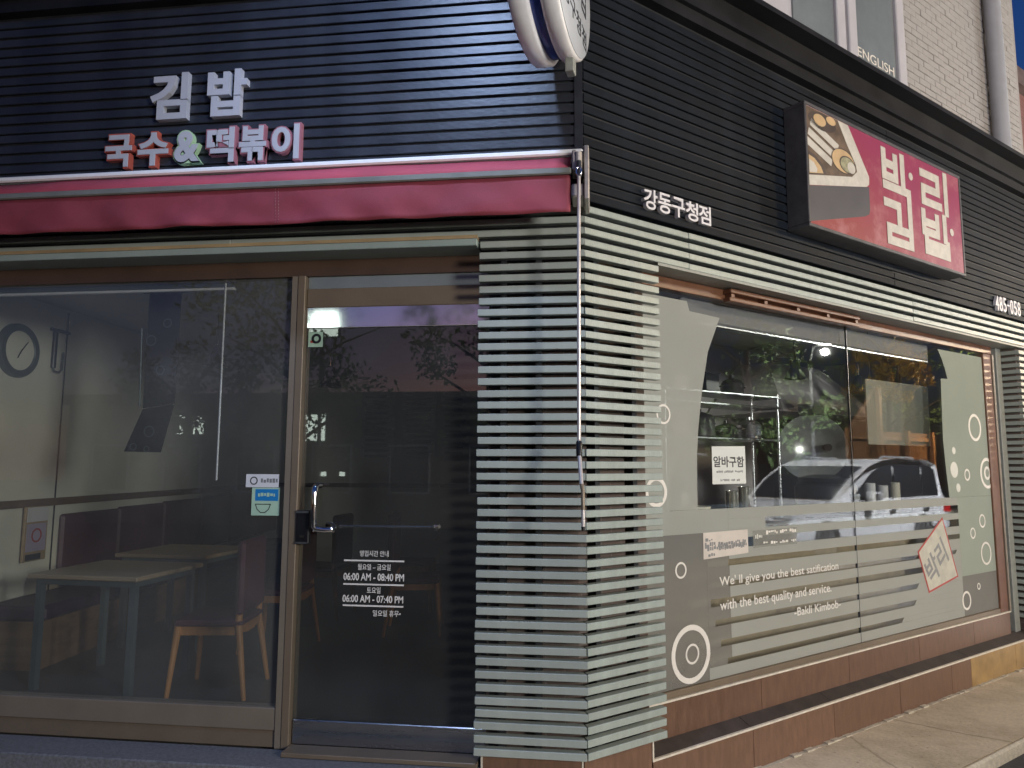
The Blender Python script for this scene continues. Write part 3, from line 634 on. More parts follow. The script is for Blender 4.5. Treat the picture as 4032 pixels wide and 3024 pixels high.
vb.add(vs, [(i*m1+k, (i+1)*m1+k, (i+1)*m1+k+1, i*m1+k+1) for i in range(n_) for k in range(nz_)])
o = vb.build('valance', m_burg, AW, None, 60); md = o.modifiers.new('s', 'SOLIDIFY'); md.thickness = .0022

for sx in (-1.556, -1.540):
    sm_ = MB()
    for k in range(12): sm_.tube([vpt(sx, k/12+.01, .003), vpt(sx, k/12+.055, .003)], .0011, 5)
    sm_.build('stitching', m_pink, AW)
bk = MB(); bk.box(.006, .030, -.215, -.003, 2.715, 2.985, b=.004); bk.box(-.055, .005, -.20, -.05, 2.735, 2.80, b=.006); bk.box(-.052, -.030, -.215, -.10, 2.86, 2.965, b=.006)
bk.tube([(-.02, -.21, 2.95), (-.02, -.205, 2.86)], .018, 12); bk.box(-.03, .006, -.20, -.03, 2.90, 2.965, b=.006)
bk.build('bracket', m_brkt, AW)
MB().tube([(-.018, -.225, 2.90), (-.018, -.228, 2.82)], .013, 10).build('gear_eye', m_shade, AW)
CR = thing('awning_crank', 'long pale awning crank rod hanging in front of the corner slats', 'crank')
hk = MB(); hk.tube([(-.018+.012*math.cos(a), -.235, 2.845+.022*math.sin(a)) for a in [6.283*i/14 for i in range(15)]], .005, 8); hk.build('hook', m_chr, CR, None, 60)
MB().tube([(-.018, -.235, 2.82), (-.022, -.222, 2.2), (-.026, -.21, 1.556)], .0085, 12).build('rod', m_rod, CR, None, 60)
MB().tube([(-.026, -.21, 1.556), (-.026, -.212, 1.552), (-.025, -.22, 1.492), (-.024, -.225, 1.488)], [.012, .0145, .0145, .011], 12).build('grip', m_blk, CR, None, 60)
MB().tube([(-.024, -.225, 1.488), (-.014, -.29, 1.362)], .0092, 12).build('arm', m_rod, CR, None, 60)
MB().tube([(-.014, -.29, 1.362), (-.008, -.305, 1.335), (-.007, -.305, 1.25)], .0085, 12).build('joint', m_brz, CR, None, 60)
MB().tube([(-.007, -.305, 1.25), (-.007, -.305, 1.178)], .0085, 12).build('handle', m_rod, CR, None, 60)
MB().tube([(-.007, -.305, 1.178), (-.007, -.305, 1.162)], .0088, 12).build('end_cap', m_blk, CR, None, 60)
# --- stickers and papers on the glass
def paper(name, label, poly, d, m, fr, cat='notice', th=.0008):
    o = MB().prism(poly, d-th, d).build(name, m, None, fr); return tag(o, label, cat)
def rect(x0, x1, z0, z1): return [(x0, z0), (x1, z0), (x1, z1), (x0, z1)]
SD = .1655
def dashes(parent, x0, x1, z, h, d, m, fr=None, w_=.012):   # a row of print too small or smudged to read
    mb = MB(); x = x0
    while x < x1-.004:
        e = min(x1, x+random.uniform(.5, 1.3)*w_); k = random.uniform(.35, 1.)*h; o_ = random.uniform(0, h-k)
        if random.random() > .15: mb.box(x, e, d-.0006, d, z+o_, z+o_+k)
        x = e+w_*.28
    return tag(mb.build('print_line', m, parent, fr), None, None, None, 'stuff')
o = paper('sticker', 'white oblong sticker with round logo beside the door post', rect(-1.835, -1.648, 1.322, 1.392), SD, m_wht, FA, 'sticker')
MB().annulus(-1.79, 1.357, .016, .022, SD-.0016, SD-.0009, 20).build('logo', m_ink, o)
dashes(o, -1.762, -1.655, 1.345, .025, SD-.0009, m_gink, None, .014)
o = paper('sticker', 'square white sticker with bowl drawing and blue top panel', rect(-1.798, -1.640, 1.172, 1.320), SD, m_mint, FA, 'sticker')
MB().box(-1.778, -1.648, SD-.0017, SD-.0009, 1.250, 1.312).build('blue_panel', m_skyb, o)
dashes(o, -1.762, -1.665, 1.272, .022, SD-.0018, m_mint, None, .014)
bw = MB(); [bw.prism(q, SD-.0017, SD-.0009) for q in stroke([(-1.775, 1.232), (-1.765, 1.205), (-1.745, 1.188), (-1.72, 1.188), (-1.70, 1.205), (-1.69, 1.232), (-1.775, 1.232)], .004)]
bw.build('bowl_drawing', m_ink, o)
o = paper('sticker', 'small green and pink mascot-free sticker at the top corner of the door', rect(-1.508, -1.425, 2.082, 2.165), .1575, m_mint, FA, 'sticker')
o['label'] = 'small mint and red sticker at the top corner of the door glass'
MB().annulus(-1.462, 2.128, .014, .028, .1555, .1566, 18).build('print', m_blk, o); MB().box(-1.495, -1.475, .1555, .1566, 2.105, 2.118).build('print', m_red, o)
o = paper('job_notice', 'white paper reading 알바구함 taped inside the round clear window', [(1.127, 1.337), (1.440, 1.338), (1.440, 1.569), (1.128, 1.562)], FD-.0014, m_paper, FB)
text('lettering', '알바구함', (1.140, 1.425, 1.438, 1.505), FD-.0024, m_ink, o, FB, .0004, .02)
dashes(o, 1.165, 1.42, 1.404, .016, FD-.0024, m_gink, FB)
dashes(o, 1.20, 1.38, 1.354, .014, FD-.0024, m_gink, FB)
o = paper('bag_notice', 'grubby white oblong paper with smudged grey print on the film', [(1.031, .905), (1.441, .918), (1.440, 1.059), (1.033, 1.057)], FD-.0014, m_papero, FB)
for zz_ in (.948, .958, .972): dashes(o, 1.045, 1.425, zz_, .03, FD-.0024-.0002*(zz_ > .95)-.0002*(zz_ > .96), m_gink, FB, .017)
dashes(o, 1.05, 1.12, 1.003, .022, FD-.0024, m_gink, FB, .02); dashes(o, 1.05, 1.13, .916, .024, FD-.0024, m_gink, FB, .02)
o = paper('faded_notice', 'faded translucent notice with rows of small letters on the film', [(1.492, .942), (1.942, .944), (1.945, 1.05), (1.49, 1.048)], FD-.0014, m_filmS, FB)
dashes(o, 1.56, 1.93, .958, .018, FD-.0024, m_decal, FB, .02); dashes(o, 1.51, 1.58, .996, .03, FD-.0024, m_decalG, FB, .02); dashes(o, 1.62, 1.935, 1.018, .026, FD-.0024, m_decal, FB, .016)
dm = [(3.629, .466), (4.128, .55), (3.920, 1.041), (3.49, .791)]
o = paper('diamond_poster', 'tilted red-edged diamond poster on the striped film', dm, FD-.0014, m_red, FB, 'poster')
cx = sum(p[0] for p in dm)/4; cz = sum(p[1] for p in dm)/4
MB().prism([(cx+(x-cx)*.93, cz+(z-cz)*.93) for x, z in dm], FD-.0032, FD-.0023).build('poster_panel', m_pposter, o, FB)
tx = text('lettering', '박리', (-.20, .16, -.12, .11), 0, m_gink, o, FB @ Matrix.Translation((cx, FD-.0034, cz)) @ Matrix.Rotation(R(-33), 4, 'Y'), .0003, .02)
# ================================================================== INTERIOR
pin = [(-4.42, .23), (-.23*TM, .23), w2(FB, 6.2, .23), w2(FB, 6.2, 3.2), (-2.3, 6.95), (-4.70, 6.66)]
fl = MB().slab(pin, -.10, 0.)
struct('floor', fl, m_floor)
struct('ceiling', MB().slab(pin, 2.72, 2.80), m_ceil)
def wallseg(a, b, z0, z1, th, m, name):
    d = Vector((b[0]-a[0], b[1]-a[1])); nn = Vector((-d.y, d.x)).normalized()*th
    mb = MB().slab([a, b, (b[0]+nn.x, b[1]+nn.y), (a[0]+nn.x, a[1]+nn.y)], z0, z1); return mb
LWa, LWb = (-4.23, .23), (-4.70, 6.66)
wl = struct('wall_left', wallseg(LWa, LWb, 0, 2.72, .2, m_wallp, ''), m_wallp)
wb = struct('wall_back', wallseg((-4.70, 6.66), (-2.3, 6.95), 0, 2.72, .2, m_wallp, ''), m_wallp)
wb2 = struct('wall_rear', wallseg((-2.3, 6.95), w2(FB, 6.2, 3.2), 0, 2.72, .2, m_wallp, ''), m_wallp)
we = struct('wall_end', wallseg(w2(FB, 6.2, 3.2), w2(FB, 6.2, .23), 0, 2.72, .2, m_walld, ''), m_walld)
lwd = (Vector(LWb)-Vector(LWa)).normalized(); lang = math.atan2(lwd.y, lwd.x)
FL = Matrix.Translation((LWa[0], LWa[1], 0)) @ Matrix.Rotation(lang, 4, 'Z')     # local x runs along the left wall, -y points into the room
def LWx(y): return (y-LWa[1])/lwd.y
MB().box(.3, 6.4, -.022, .0, 1.105, 1.165).build('rail', m_rail, wl, FL)
MB().box(1.62, 1.632, -.006, 0., .0, 2.70).build('panel_joint', m_darkbk, wl, FL)
for i in range(6): MB().box(1.68+i*.78, 1.68+i*.78+.772, -.05, -.002, .48, 1.03+.012*i, b=.02).build('padded_panel', m_maro, wl, FL)
MB().box(.0, 2.4, -.02, 0, 1.105, 1.165).build('rail', m_rail, wb, Matrix.Translation((-4.70, 6.66, 0)) @ Matrix.Rotation(math.atan2(.29, 2.4), 4, 'Z'))
rb = Vector(w2(FB, 6.2, 3.2))-Vector((-2.3, 6.95))
FR = Matrix.Translation((-2.3, 6.95, 0)) @ Matrix.Rotation(math.atan2(rb.y, rb.x), 4, 'Z')
MB().box(.0, 4.6, -.02, 0, 1.105, 1.165).build('rail', m_rail, wb2, FR)
bn = thing('wall_bench', 'dark purple padded bench along the cream wall, far left', 'bench', None, FL)
MB().box(.9, 5.6, -.50, -.052, .34, .45, b=.025).build('seat', m_purp, bn)
MB().box(.95, 5.55, -.44, -.06, .0, .338).build('base', m_rail, bn)
# wall clock
ck = thing('wall_clock', 'round wall clock with thick grey ring on the cream wall', 'clock', None, FL @ Matrix.Translation((LWx(1.30), 0, 2.29)))
MB().lathe([(.145, -.03), (.155, -.045), (.195, -.045), (.205, -.03), (.205, -.002)], (0, 0, 0), 40, ax='y').build('rim', m_gmet, ck, None, 40)
MB().lathe([(.15, -.034), (.15, -.004)], (0, 0, 0), 40, ax='y').build('dial', m_wallp, ck)
for a, ln in ((40, .10), (-150, .07)): MB().prism([(-.004, -.01), (.004, -.01), (.003, ln), (-.003, ln)], -.050, -.047).build('hand', m_ink, ck, Matrix.Rotation(R(a), 4, 'Y'))
wp = thing('wall_hook', 'dark bent wall hook with pale loop beside the clock', 'hook', None, FL @ Matrix.Translation((LWx(1.72), 0, 2.37)))
MB().box(-.045, -.005, -.03, -.002, -.16, .14, b=.006).build('plate', m_blk, wp); MB().box(-.08, .14, -.03, -.002, .141, .165, b=.004).build('arm', m_shade, wp)
MB().tube([(-.04, -.02, -.15), (-.03, -.03, -.185), (.03, -.03, -.19), (.06, -.03, -.16), (.065, -.03, -.02)], .008, 8).build('loop', m_gmet, wp, None, 60)
# navy banner hanging by the window with ring print, lower end bent
bnr = thing('hanging_banner', 'navy hanging banner with ring print and skewed lower end', 'banner', None, Matrix.Translation((-2.62, .62, 0)))
up_ = MB().prism([(-.155, 1.79), (.055, 1.82), (.062, 2.53), (-.155, 2.53)], -.004, 0).build('upper_panel', m_navy, bnr)
lo_ = MB().prism([(-.262, 1.52), (-.018, 1.515), (.053, 1.815), (-.153, 1.785)], -.006, .002).build('lower_panel', m_navy, bnr)
for x, z, r in ((-.02, 2.33, .030), (-.125, 2.22, .035), (-.05, 2.03, .03)): MB().annulus(x, z, r-.007, r, -.0062, -.0045, 22).build('ring_print', m_gmet, up_)
for x, z, r in ((-.10, 1.645, .036), (-.20, 1.55, .024), (-.11, 1.535, .02)): MB().annulus(x, z, r-.007, r, -.0085, -.0065, 22).build('ring_print', m_gmet, lo_)
MB().tube([(-.19, -.01, 2.30), (-.172, -.01, 1.80)], .006, 8).build('rod', m_gmet, bnr, None, 60)
MB().tube([(-.20, 0, 2.535), (.10, 0, 2.535)], .01, 8).build('top_rod', m_gmet, bnr, None, 60)
# blind rail and wand behind the big pane
br_ = thing('window_blind', 'rolled-up white blind rail with long wand behind the shop window', 'blind')
MB().box(-3.70, -2.0, .235, .27, 2.505, 2.535, b=.004).build('head_rail', m_wht, br_); MB().box(-3.70, -2.0, .24, .265, 2.437, 2.452, b=.003).build('bottom_rail', m_wht, br_)
for i in range(5): MB().box(-3.69, -2.01, .238, .267, 2.4555+i*.0095, 2.461+i*.0095).build('slat', m_gmet, br_)
MB().tube([(-2.05, .24, 2.50), (-2.045, .235, 1.355)], .0055, 8).build('wand', m_wht, br_, None, 60)
nb = thing('notice_board', 'small lilac notice with red ring on a wooden holder by the bench', 'notice', None, FL @ Matrix.Translation((LWx(1.60), -.03, .91)))
MB().box(-.125, .125, -.02, 0, -.215, .20, b=.004).build('holder', m_wood, nb); MB().box(-.105, .10, -.028, -.021, -.14, .07).build('sheet', m_lil, nb); MB().box(-.11, .11, -.03, -.021, .085, .195).build('sheet', m_wht, nb)
MB().annulus(-.005, -.02, .042, .055, -.0305, -.0285, 24).build('ring_print', m_red, nb); MB().box(-.10, .06, -.026, -.021, -.205, -.16).build('pocket', m_blk, nb)
# tables and chairs
def table(label, x, y, rz=0., first=[None]):
    if first[0] is None:
        t = thing('dining_table', label, 'table', 'dining tables', at(FA, x, y, 0, rz))
        MB().box(-.40, .40, -.35, .35, .705, .735, b=.006).build('table_top', m_ttop, t)
        MB().box(-.36, .36, -.31, .31, .665, .703).build('apron', m_gmet, t)
        for sx in (-1, 1):
            for sy in (-1, 1): MB().box(sx*.34-.02, sx*.34+.02, sy*.29-.02, sy*.29+.02, 0, .664).build('leg', m_gmet, t)
        first[0] = t; return t
    t = dup(first[0], None, at(FA, x, y, 0, rz)); t['label'] = label; return t
table('light wood dining table nearest the shop window', -3.20, 1.10, R(-3)); table('second light wood dining table behind the nearest one', -3.35, 2.15, R(-3)) 
def chair(label, x, y, rz, first=[None]):
    if first[0] is None:
        t = thing('dining_chair', label, 'chair', 'dining chairs', at(FA, x, y, 0, rz))
        MB().box(-.21, .21, -.21, .21, .435, .475, b=.012).build('seat', m_maro, t)
        for sx in (-1, 1):
            MB().tube([(sx*.185, -.19, .435), (sx*.225, -.225, 0)], [.024, .015], 8).build('leg', m_cwood, t, None, 60)
            MB().tube([(sx*.185, .19, .95), (sx*.185, .185, .45), (sx*.225, .25, 0)], [.014, .024, .015], 8).build('leg', m_cwood, t, None, 60)
        MB().prism([(-.17, .432), (.17, .432), (.17, .395), (.06, .375), (-.06, .375), (-.17, .395)], -.20, -.18).build('apron', m_cwood, t)
        MB().prism([(-.17, .432), (.17, .432), (.17, .395), (.06, .375), (-.06, .375), (-.17, .395)], .18, .20).build('apron', m_cwood, t)
        MB().box(-.19, -.17, -.17, .17, .38, .432).build('side_rail', m_cwood, t); MB().box(.17, .19, -.17, .17, .38, .432).build('side_rail', m_cwood, t)
        MB().box(-.22, .22, .165, .215, .50, .96, b=.02).build('backrest', m_maro, t)
        first[0] = t; return t
    t = dup(first[0], None, at(FA, x, y, 0, rz)); t['label'] = label; return t
chair('beech chair with maroon back drawn up to the nearest table', -2.40, 1.00, R(-82)); chair('maroon-backed beech chair at the second table', -2.48, 2.05, R(-88)); chair('maroon-backed chair at the third table', -2.62, 3.3, R(-92))
chair('beech chair seen through the left part of the door', -1.55, 2.75, R(100)); chair('beech chair behind the one seen through the door', -1.85, 3.75, R(95))
def pend(label, p, first=[None]):
    if first[0] is None:
        t = thing('pendant_lamp', label, 'lamp', 'unlit pendant lamps', Matrix.Translation(p))
        MB().lathe([(.012, .17), (.03, .155), (.045, .10), (.095, .0), (.09, .0), (.03, .11)], (0, 0, 0), 20).build('lamp_shade', m_shade, t, None, 40)
        MB().lathe([(.014, .17), (.016, .26), (.006, .27)], (0, 0, 0), 12).build('socket', m_chr, t, None, 40)
        MB().tube([(0, 0, .265), (0, 0, 2.72-p[2])], .003, 6).build('cord', m_blk, t)
        first[0] = t; return t
    t = dup(first[0], None, Matrix.Translation(p)); t['label'] = label; return t
pend('dark pendant lamp shade seen through the shop window', (-3.15, 2.1, 2.27)); pend('dark pendant lamp shade seen through the door glass', (-2.10, 2.0, 2.07))
for lb, t_, d_, z_ in (('dark pendant lamp beside the kitchen hood', 3.25, 1.0, 2.20), ('dark pendant lamp nearer the pale end wall', 4.25, 1.0, 2.14)):
    q = FB @ Vector((t_, d_, z_)); pend(lb, (q.x, q.y, q.z))
# menu boards on the rear wall
for k, (x0, x1, z0, z1, m, lb) in enumerate(((-3.45, -2.95, 1.55, 2.55, m_paper, 'tall white menu sheet farthest left behind the door glass'), (-2.85, -2.35, 1.55, 2.6, m_paper, 'white menu sheet in the middle behind the door glass'), (-2.28, -1.85, 1.5, 2.6, m_paper, 'white menu sheet farthest right behind the door glass'))):
    yy = 6.66+(x0+4.7)*.1208-.06
    o = MB().box(x0, x1, yy-.01, yy, z0, z1).build('menu_sheet', m); tag(o, lb, 'menu', 'menu sheets')
    for j in range(12): MB().box(x0+.05, x1-.05-.1*random.random(), yy-.013, yy-.0105, z1-.12-j*.08, z1-.09-j*.08).build('print_line', m_gink, o)
# kitchen behind the display window
kc = thing('kitchen_counter', 'long grey counter behind the striped display window film', 'counter', None, FB)
MB().box(.62, 5.9, .30, .95, 1.035, 1.075, b=.004).build('counter_top', m_ss, kc); MB().box(.64, 5.88, .34, .93, .0, 1.034).build('cabinet', m_card, kc)
MB().box(.62, 5.9, .29, .300, .90, 1.034).build('edge', m_shade, kc)
KW = thing('kitchen_partition', 'dark partition wall at the back of the kitchen', 'wall', None, FB)
MB().box(1.3, 4.30, 2.25, 2.35, 0, 2.72).build('panel', m_walld, KW); MB().box(4.30, 4.72, 2.0, 2.35, 0, 2.72).build('column', m_shade, KW)
sh = thing('kitchen_shelf', 'open steel kitchen shelf stacked with pots behind the clear window', 'shelf', None, FB)
for z in (1.66, 1.93, 2.02): MB().box(1.6, 3.0, .98, 1.28, z-.008, z+.008, b=.003).build('shelf_board' if z != 1.93 else 'rail', m_ss, sh)
for x in (1.62, 2.98):
    for y in (1.0, 1.26): MB().tube([(x, y, 1.08), (x, y, 2.05)], .012, 8).build('post', m_ss, sh, None, 60)
def pot(label, t_, d_, z_, r, h, m, cat='pot'):
    o = thing('cooking_pot', label, cat, None, FB @ Matrix.Translation((t_, d_, z_)))
    MB().lathe([(r*.92, 0), (r, .01), (r, h), (r*1.03, h+.005), (r*.96, h+.005), (r*.95, .02)], (0, 0, 0), 24).build('body', m, o, None, 40)
    MB().lathe([(r*1.0, h+.006), (r*.8, h+.03), (r*.25, h+.05), (.02, h+.052), (.02, h+.075), (.001, h+.076)], (0, 0, 0), 24).build('lid', m, o, None, 40)
    for s in (-1, 1): MB().tube([(s*r*.98, -.04, h*.75), (s*(r+.035), -.03, h*.75), (s*(r+.035), .03, h*.75), (s*r*.98, .04, h*.75)], .007, 8).build('handle', m_blk, o, None, 60)
    return o
pot('dark round pot at the left of the middle shelf', 2.13, 1.12, 1.668, .12, .15, m_shade); pot('low black pan next to the dark pot', 2.45, 1.12, 1.668, .10, .07, m_blk); pot('steel pot at the right end of the shelf', 2.75, 1.12, 1.668, .10, .11, m_ss)
pot('small dark pot on the top shelf', 2.55, 1.12, 2.028, .09, .09, m_shade)
for lb, x, z, w_, h_, m in (('brown cardboard box on the shelf', 1.83, 1.668, .2, .17, m_card), ('black box on the upper shelf', 2.2, 2.028, .16, .14, m_blk), ('pale tub on the upper shelf', 1.85, 2.028, .14, .10, m_ivory)):
    o = thing('storage_box', lb, 'box', None, FB @ Matrix.Translation((x, 1.12, z))); MB().box(-w_/2, w_/2, -.09, .09, 0, h_, b=.004).build('body', m, o); MB().box(-w_/2-.004, w_/2+.004, -.094, .094, h_+.0005, h_+.014, b=.002).build('lid', m, o)
wk = thing('steel_wok', 'big round steel bowl hanging behind the clear window', 'bowl', None, FB @ Matrix.Translation((3.15, .80, 1.60)) @ Matrix.Rotation(R(-52), 4, 'Z'))
MB().lathe([(.02, .12), (.12, .105), (.20, .06), (.265, 0), (.275, -.004), (.27, .01), (.205, .072), (.12, .118), (.02, .133)], (0, 0, 0), 40, ax='y').build('bowl', m_wok, wk, None, 60)
MB().lathe([(.03, -.02), (.03, .10), (.02, .11)], (.12, 0, 0), 14, ax='y').build('knob', m_blk, wk, None, 40); MB().box(-.10, .02, -.01, .02, .265, .36).build('hanger', m_blk, wk)
hd_ = thing('rice_warmer', 'squat black rice warmer on the counter under the steel bowl', 'cooker', None, FB @ Matrix.Translation((3.15, .70, 1.076)))
MB().lathe([(.20, 0), (.235, .03), (.24, .20), (.22, .23)], (0, 0, 0), 28).build('body', m_shade, hd_, None, 40); MB().lathe([(.225, .231), (.20, .275), (.1, .30), (.02, .303)], (0, 0, 0), 28).build('lid', m_blk, hd_, None, 40); MB().box(-.05, .05, -.262, -.235, .10, .16, b=.006).build('latch', m_ss, hd_)
def cups(label, x, d, n, r, h, m):
    o = thing('cup_stack', label, 'cups', 'cup stacks on the counter', FB @ Matrix.Translation((x, d, 1.076)))
    for i in range(n): MB().lathe([(r*.72, i*h*.22), (r, i*h*.22+h), (r*.95, i*h*.22+h), (r*.68, i*h*.22+.006)], (0, 0, 0), 18).build('cup', m, o, None, 40)
cups('stack of white paper cups beside the rice warmer', 3.55, .55, 7, .042, .10, m_wht); cups('second stack of white paper cups along the counter', 3.75, .55, 6, .042, .10, m_wht); cups('third stack of cream paper cups along the counter', 3.95, .55, 7, .04, .10, m_ivory)
cups('stack of steel tumblers under the job notice', 1.62, .42, 5, .045, .11, m_cupm); cups('tall stack of steel tumblers next to the first', 1.75, .42, 6, .045, .11, m_cupm)
cn = thing('canister', 'tall ivory canister behind the frosted film, far left', 'canister', None, FB @ Matrix.Translation((.78, .45, 1.076)))
MB().lathe([(.085, 0), (.09, .01), (.09, .29), (.07, .33), (.035, .345)], (0, 0, 0), 24).build('body', m_ivory, cn, None, 40); MB().lathe([(.04, .346), (.04, .375), (.001, .377)], (0, 0, 0), 20).build('cap', m_ivory, cn, None, 40)
bt = thing('blue_bottle', 'blue plastic detergent bottle at the edge of the frosted film', 'bottle', None, FB @ Matrix.Translation((1.25, .55, 1.076)))
MB().lathe([(.05, 0), (.055, .01), (.055, .26), (.025, .33), (.02, .35)], (0, 0, 0), 20).build('body', m_bottle, bt, None, 40); MB().lathe([(.024, .351), (.024, .40), (.02, .405)], (0, 0, 0), 16).build('cap', m_maro, bt, None, 40); MB().box(-.03, .03, -.058, -.045, .08, .20).build('bottle_label', m_wht, bt)
tb = thing('white_tub', 'squat white tub on the counter below the job notice', 'tub', None, FB @ Matrix.Translation((1.22, .42, 1.076)))
MB().lathe([(.10, 0), (.115, .10), (.12, .105), (.108, .105), (.095, .01)], (0, 0, 0), 24).build('body', m_ivory, tb, None, 40); MB().lathe([(.122, .106), (.122, .118), (.03, .122)], (0, 0, 0), 24).build('lid', m_ivory, tb, None, 40)
vb_ = thing('roller_blind', 'rolled grey blind across the top of the display window', 'blind', None, FB)
MB().box(.97, 4.0, .235, .30, 2.335, 2.47, b=.01).build('roll', m_gblind, vb_); MB().box(.97, 4.0, .24, .29, 2.318, 2.333, b=.003).build('bottom_rail', m_ss, vb_)
bd = thing('menu_board', 'plain olive-grey board hung inside behind the right half of the window', 'board', None, FB)
MB().box(3.22, 4.22, .36, .372, 1.62, 2.14).build('panel', m_olive, bd)
for x in (3.3, 4.1): MB().tube([(x, .366, 2.14), (x, .366, 2.72)], .003, 6).build('cord', m_blk, bd)
hood = thing('kitchen_hood', 'grey sloping extractor hood over the stove', 'hood', None, FB)
MB().add([(3.5, 1.3, 1.95), (5.2, 1.3, 1.95), (5.2, 2.2, 1.95), (3.5, 2.2, 1.95), (4.0, 1.8, 2.5), (4.9, 1.8, 2.5), (4.9, 2.2, 2.5), (4.0, 2.2, 2.5)], [(0, 3, 2, 1), (4, 5, 6, 7), (0, 1, 5, 4), (1, 2, 6, 5), (2, 3, 7, 6), (3, 0, 4, 7)]).build('canopy', m_walld, hood)
MB().box(4.2, 4.7, 1.9, 2.2, 2.501, 2.72).build('duct', m_ss, hood)

# ================================================================== ACROSS THE STREET
# --- cars
def car(name, label, fr, paint, L=5.0, H=1.64, W=1.88):
    c = thing(name, label, 'car', 'cars parked across the street', fr)
    def loft(prof, ys, m, nm, sm=35):
        cx_ = sum(p[0] for p in prof)/len(prof); cz_ = sum(p[1] for p in prof)/len(prof); n = len(prof); mb = MB(); v = []
        for y, k in ys: v += [(cx_+(x-cx_)*k, y, cz_+(z-cz_)*k) for x, z in prof]
        f = [list(range(n-1, -1, -1)), list(range((len(ys)-1)*n, len(ys)*n))]
        for i in range(len(ys)-1): f += [(i*n+j, i*n+(j+1) % n, (i+1)*n+(j+1) % n, (i+1)*n+j) for j in range(n)]
        return mb.add(v, f).build(nm, m, c, None, sm)
    h = W/2; BZ = .93                                    # nose at x = 0, tail at x = L, belt line at BZ
    arch = lambda cx0: [(cx0+.37*math.cos(a), .32+.37*math.sin(a)) for a in [math.pi*k/10 for k in range(11)]]
    prof = [(.10, .30), (.02, .42), (.0, .58), (.06, .70), (.28, .80), (.85, .90), (1.50, .955), (L-.20, .99), (L-.03, .86), (L, .62), (L-.05, .36), (L-.2, .28), (L-.55, .25)]
    prof += [(x, max(z, .25)) for x, z in arch(L-1.0)]+[(x, max(z, .25)) for x, z in arch(1.0)]+[(.55, .25)]
    loft(prof, [(-h, .975), (-h+.03, .992), (-h+.10, 1), (h-.10, 1), (h-.03, .992), (h, .975)], paint, 'body')
    top = [(1.45, BZ+.01), (1.95, 1.27), (2.45, H-.13), (2.85, H-.035), (3.3, H), (L-.6, H-.02), (L-.28, H-.10), (L-.08, BZ+.02)]
    loft(top, [(-h+.20, .90), (-h+.13, .955), (-h+.09, .985), (h-.09, .985), (h-.13, .955), (h-.20, .90)], paint, 'cabin')
    win = [(1.86, BZ+.06), (2.52, H-.22), (2.9, H-.12), (3.3, H-.10), (L-.7, H-.12), (L-.42, H-.18), (L-.30, BZ+.10)]
    def zt_(x):
        for (x0, z0), (x1, z1) in zip(win[:-1], win[1:]):
            if x0 <= x <= x1: return z0+(z1-z0)*(x-x0)/(x1-x0)
        return BZ+.08
    for s in (-1, 1):
        y = s*(h-.082)
        for a, b_ in ((1.86, 3.12), (3.18, 4.08), (4.14, L-.31)):
            ptsx = [a]+[p[0] for p in win if a < p[0] < b_]+[b_]
            MB().prism([(x, zt_(x)) for x in ptsx]+[(b_, BZ+.055), (a+.01, BZ+.05)], min(y, y+s*.012), max(y, y+s*.012)).build('side_window', m_carg, c)
        y2 = s*h*.985; MB().box(1.7, L-.35, min(y2-.02, y2+.006*s), max(y2-.02, y2+.006*s)+.004, BZ-.004, BZ+.016).build('belt_trim', m_chr, c)
        for x in (1.72, 3.16, 4.30): MB().box(x, x+.008, min(s*h-.006*s, s*h+.001*s), max(s*h-.006*s, s*h+.001*s), .32, BZ-.02).build('door_gap', m_blk, c)
        for x in (2.85, 3.95): MB().box(x, x+.20, min(s*h, s*(h+.03)), max(s*h, s*(h+.03)), .76, .79, b=.008).build('door_handle', m_chr, c)
        MB().tube([(3.0, s*(h-.22), H-.03), (3.1, s*(h-.21), H+.03), (L-.9, s*(h-.21), H+.02), (L-.8, s*(h-.22), H-.05)], .016, 8).build('roof_rail', m_alloy, c, None, 60)
        MB().box(2.12, 2.32, min(s*(h-.03), s*(h+.20)), max(s*(h-.03), s*(h+.20)), BZ+.03, BZ+.17, b=.035).build('mirror', m_alloy, c)
        for wx in (1.0, L-1.0):
            wh = MB().lathe([(.20, s*(h-.23)), (.315, s*(h-.22)), (.325, s*(h-.12)), (.31, s*(h-.02)), (.245, s*(h-.015))], (wx, 0, .325), 28, ax='y').build('wheel', m_rub, c, None, 35)
            MB().lathe([(.24, s*(h-.045)), (.242, s*(h-.010)), (.215, s*(h-.010)), (.21, s*(h-.045))], (wx, 0, .325), 28, ax='y').build('rim', m_alloy, wh, None, 35)
            sp = MB()
            for k in range(8):
                a = 6.283*k/8; q = stroke([(wx+.03*math.cos(a), .325+.03*math.sin(a)), (wx+.21*math.cos(a), .325+.21*math.sin(a))], .045)[0]
                sp.prism(q, s*(h-.03), s*(h-.014)-.0004*k)
            sp.build('spokes', m_alloy, wh)
        MB().prism([(.03, .60), (.34, .70), (.42, .80), (.12, .745)], min(s*(h-.30), s*(h-.012)), max(s*(h-.30), s*(h-.012))).build('headlight', m_head, c)
        MB().prism([(L-.30, .70), (L-.012, .68), (L-.05, .90), (L-.26, .93)], min(s*(h-.25), s*(h+.002)), max(s*(h-.25), s*(h+.002))).build('tail_light', m_tail, c)
    loft([(1.50, BZ+.055), (1.925, 1.285), (2.40, H-.135), (2.44, H-.16), (1.96, 1.255), (1.54, BZ+.03)], [(-h+.20, 1), (h-.20, 1)], m_carg, 'windscreen')
    MB().box(L-.30, L-.20, -h+.3, h-.3, BZ+.12, H-.3).build('rear_window', m_carg, c)
    MB().box(-.012, .05, -.6, .6, .44, .56, b=.01).build('grille', m_blk, c)
    MB().box(-.02, .02, -.26, .26, .33, .43).build('number_plate', m_wht, c)
    return c
struct('parking_apron', MB().box(.5, 26, -12, -3.05, -.34, -.06), m_asph, FB)
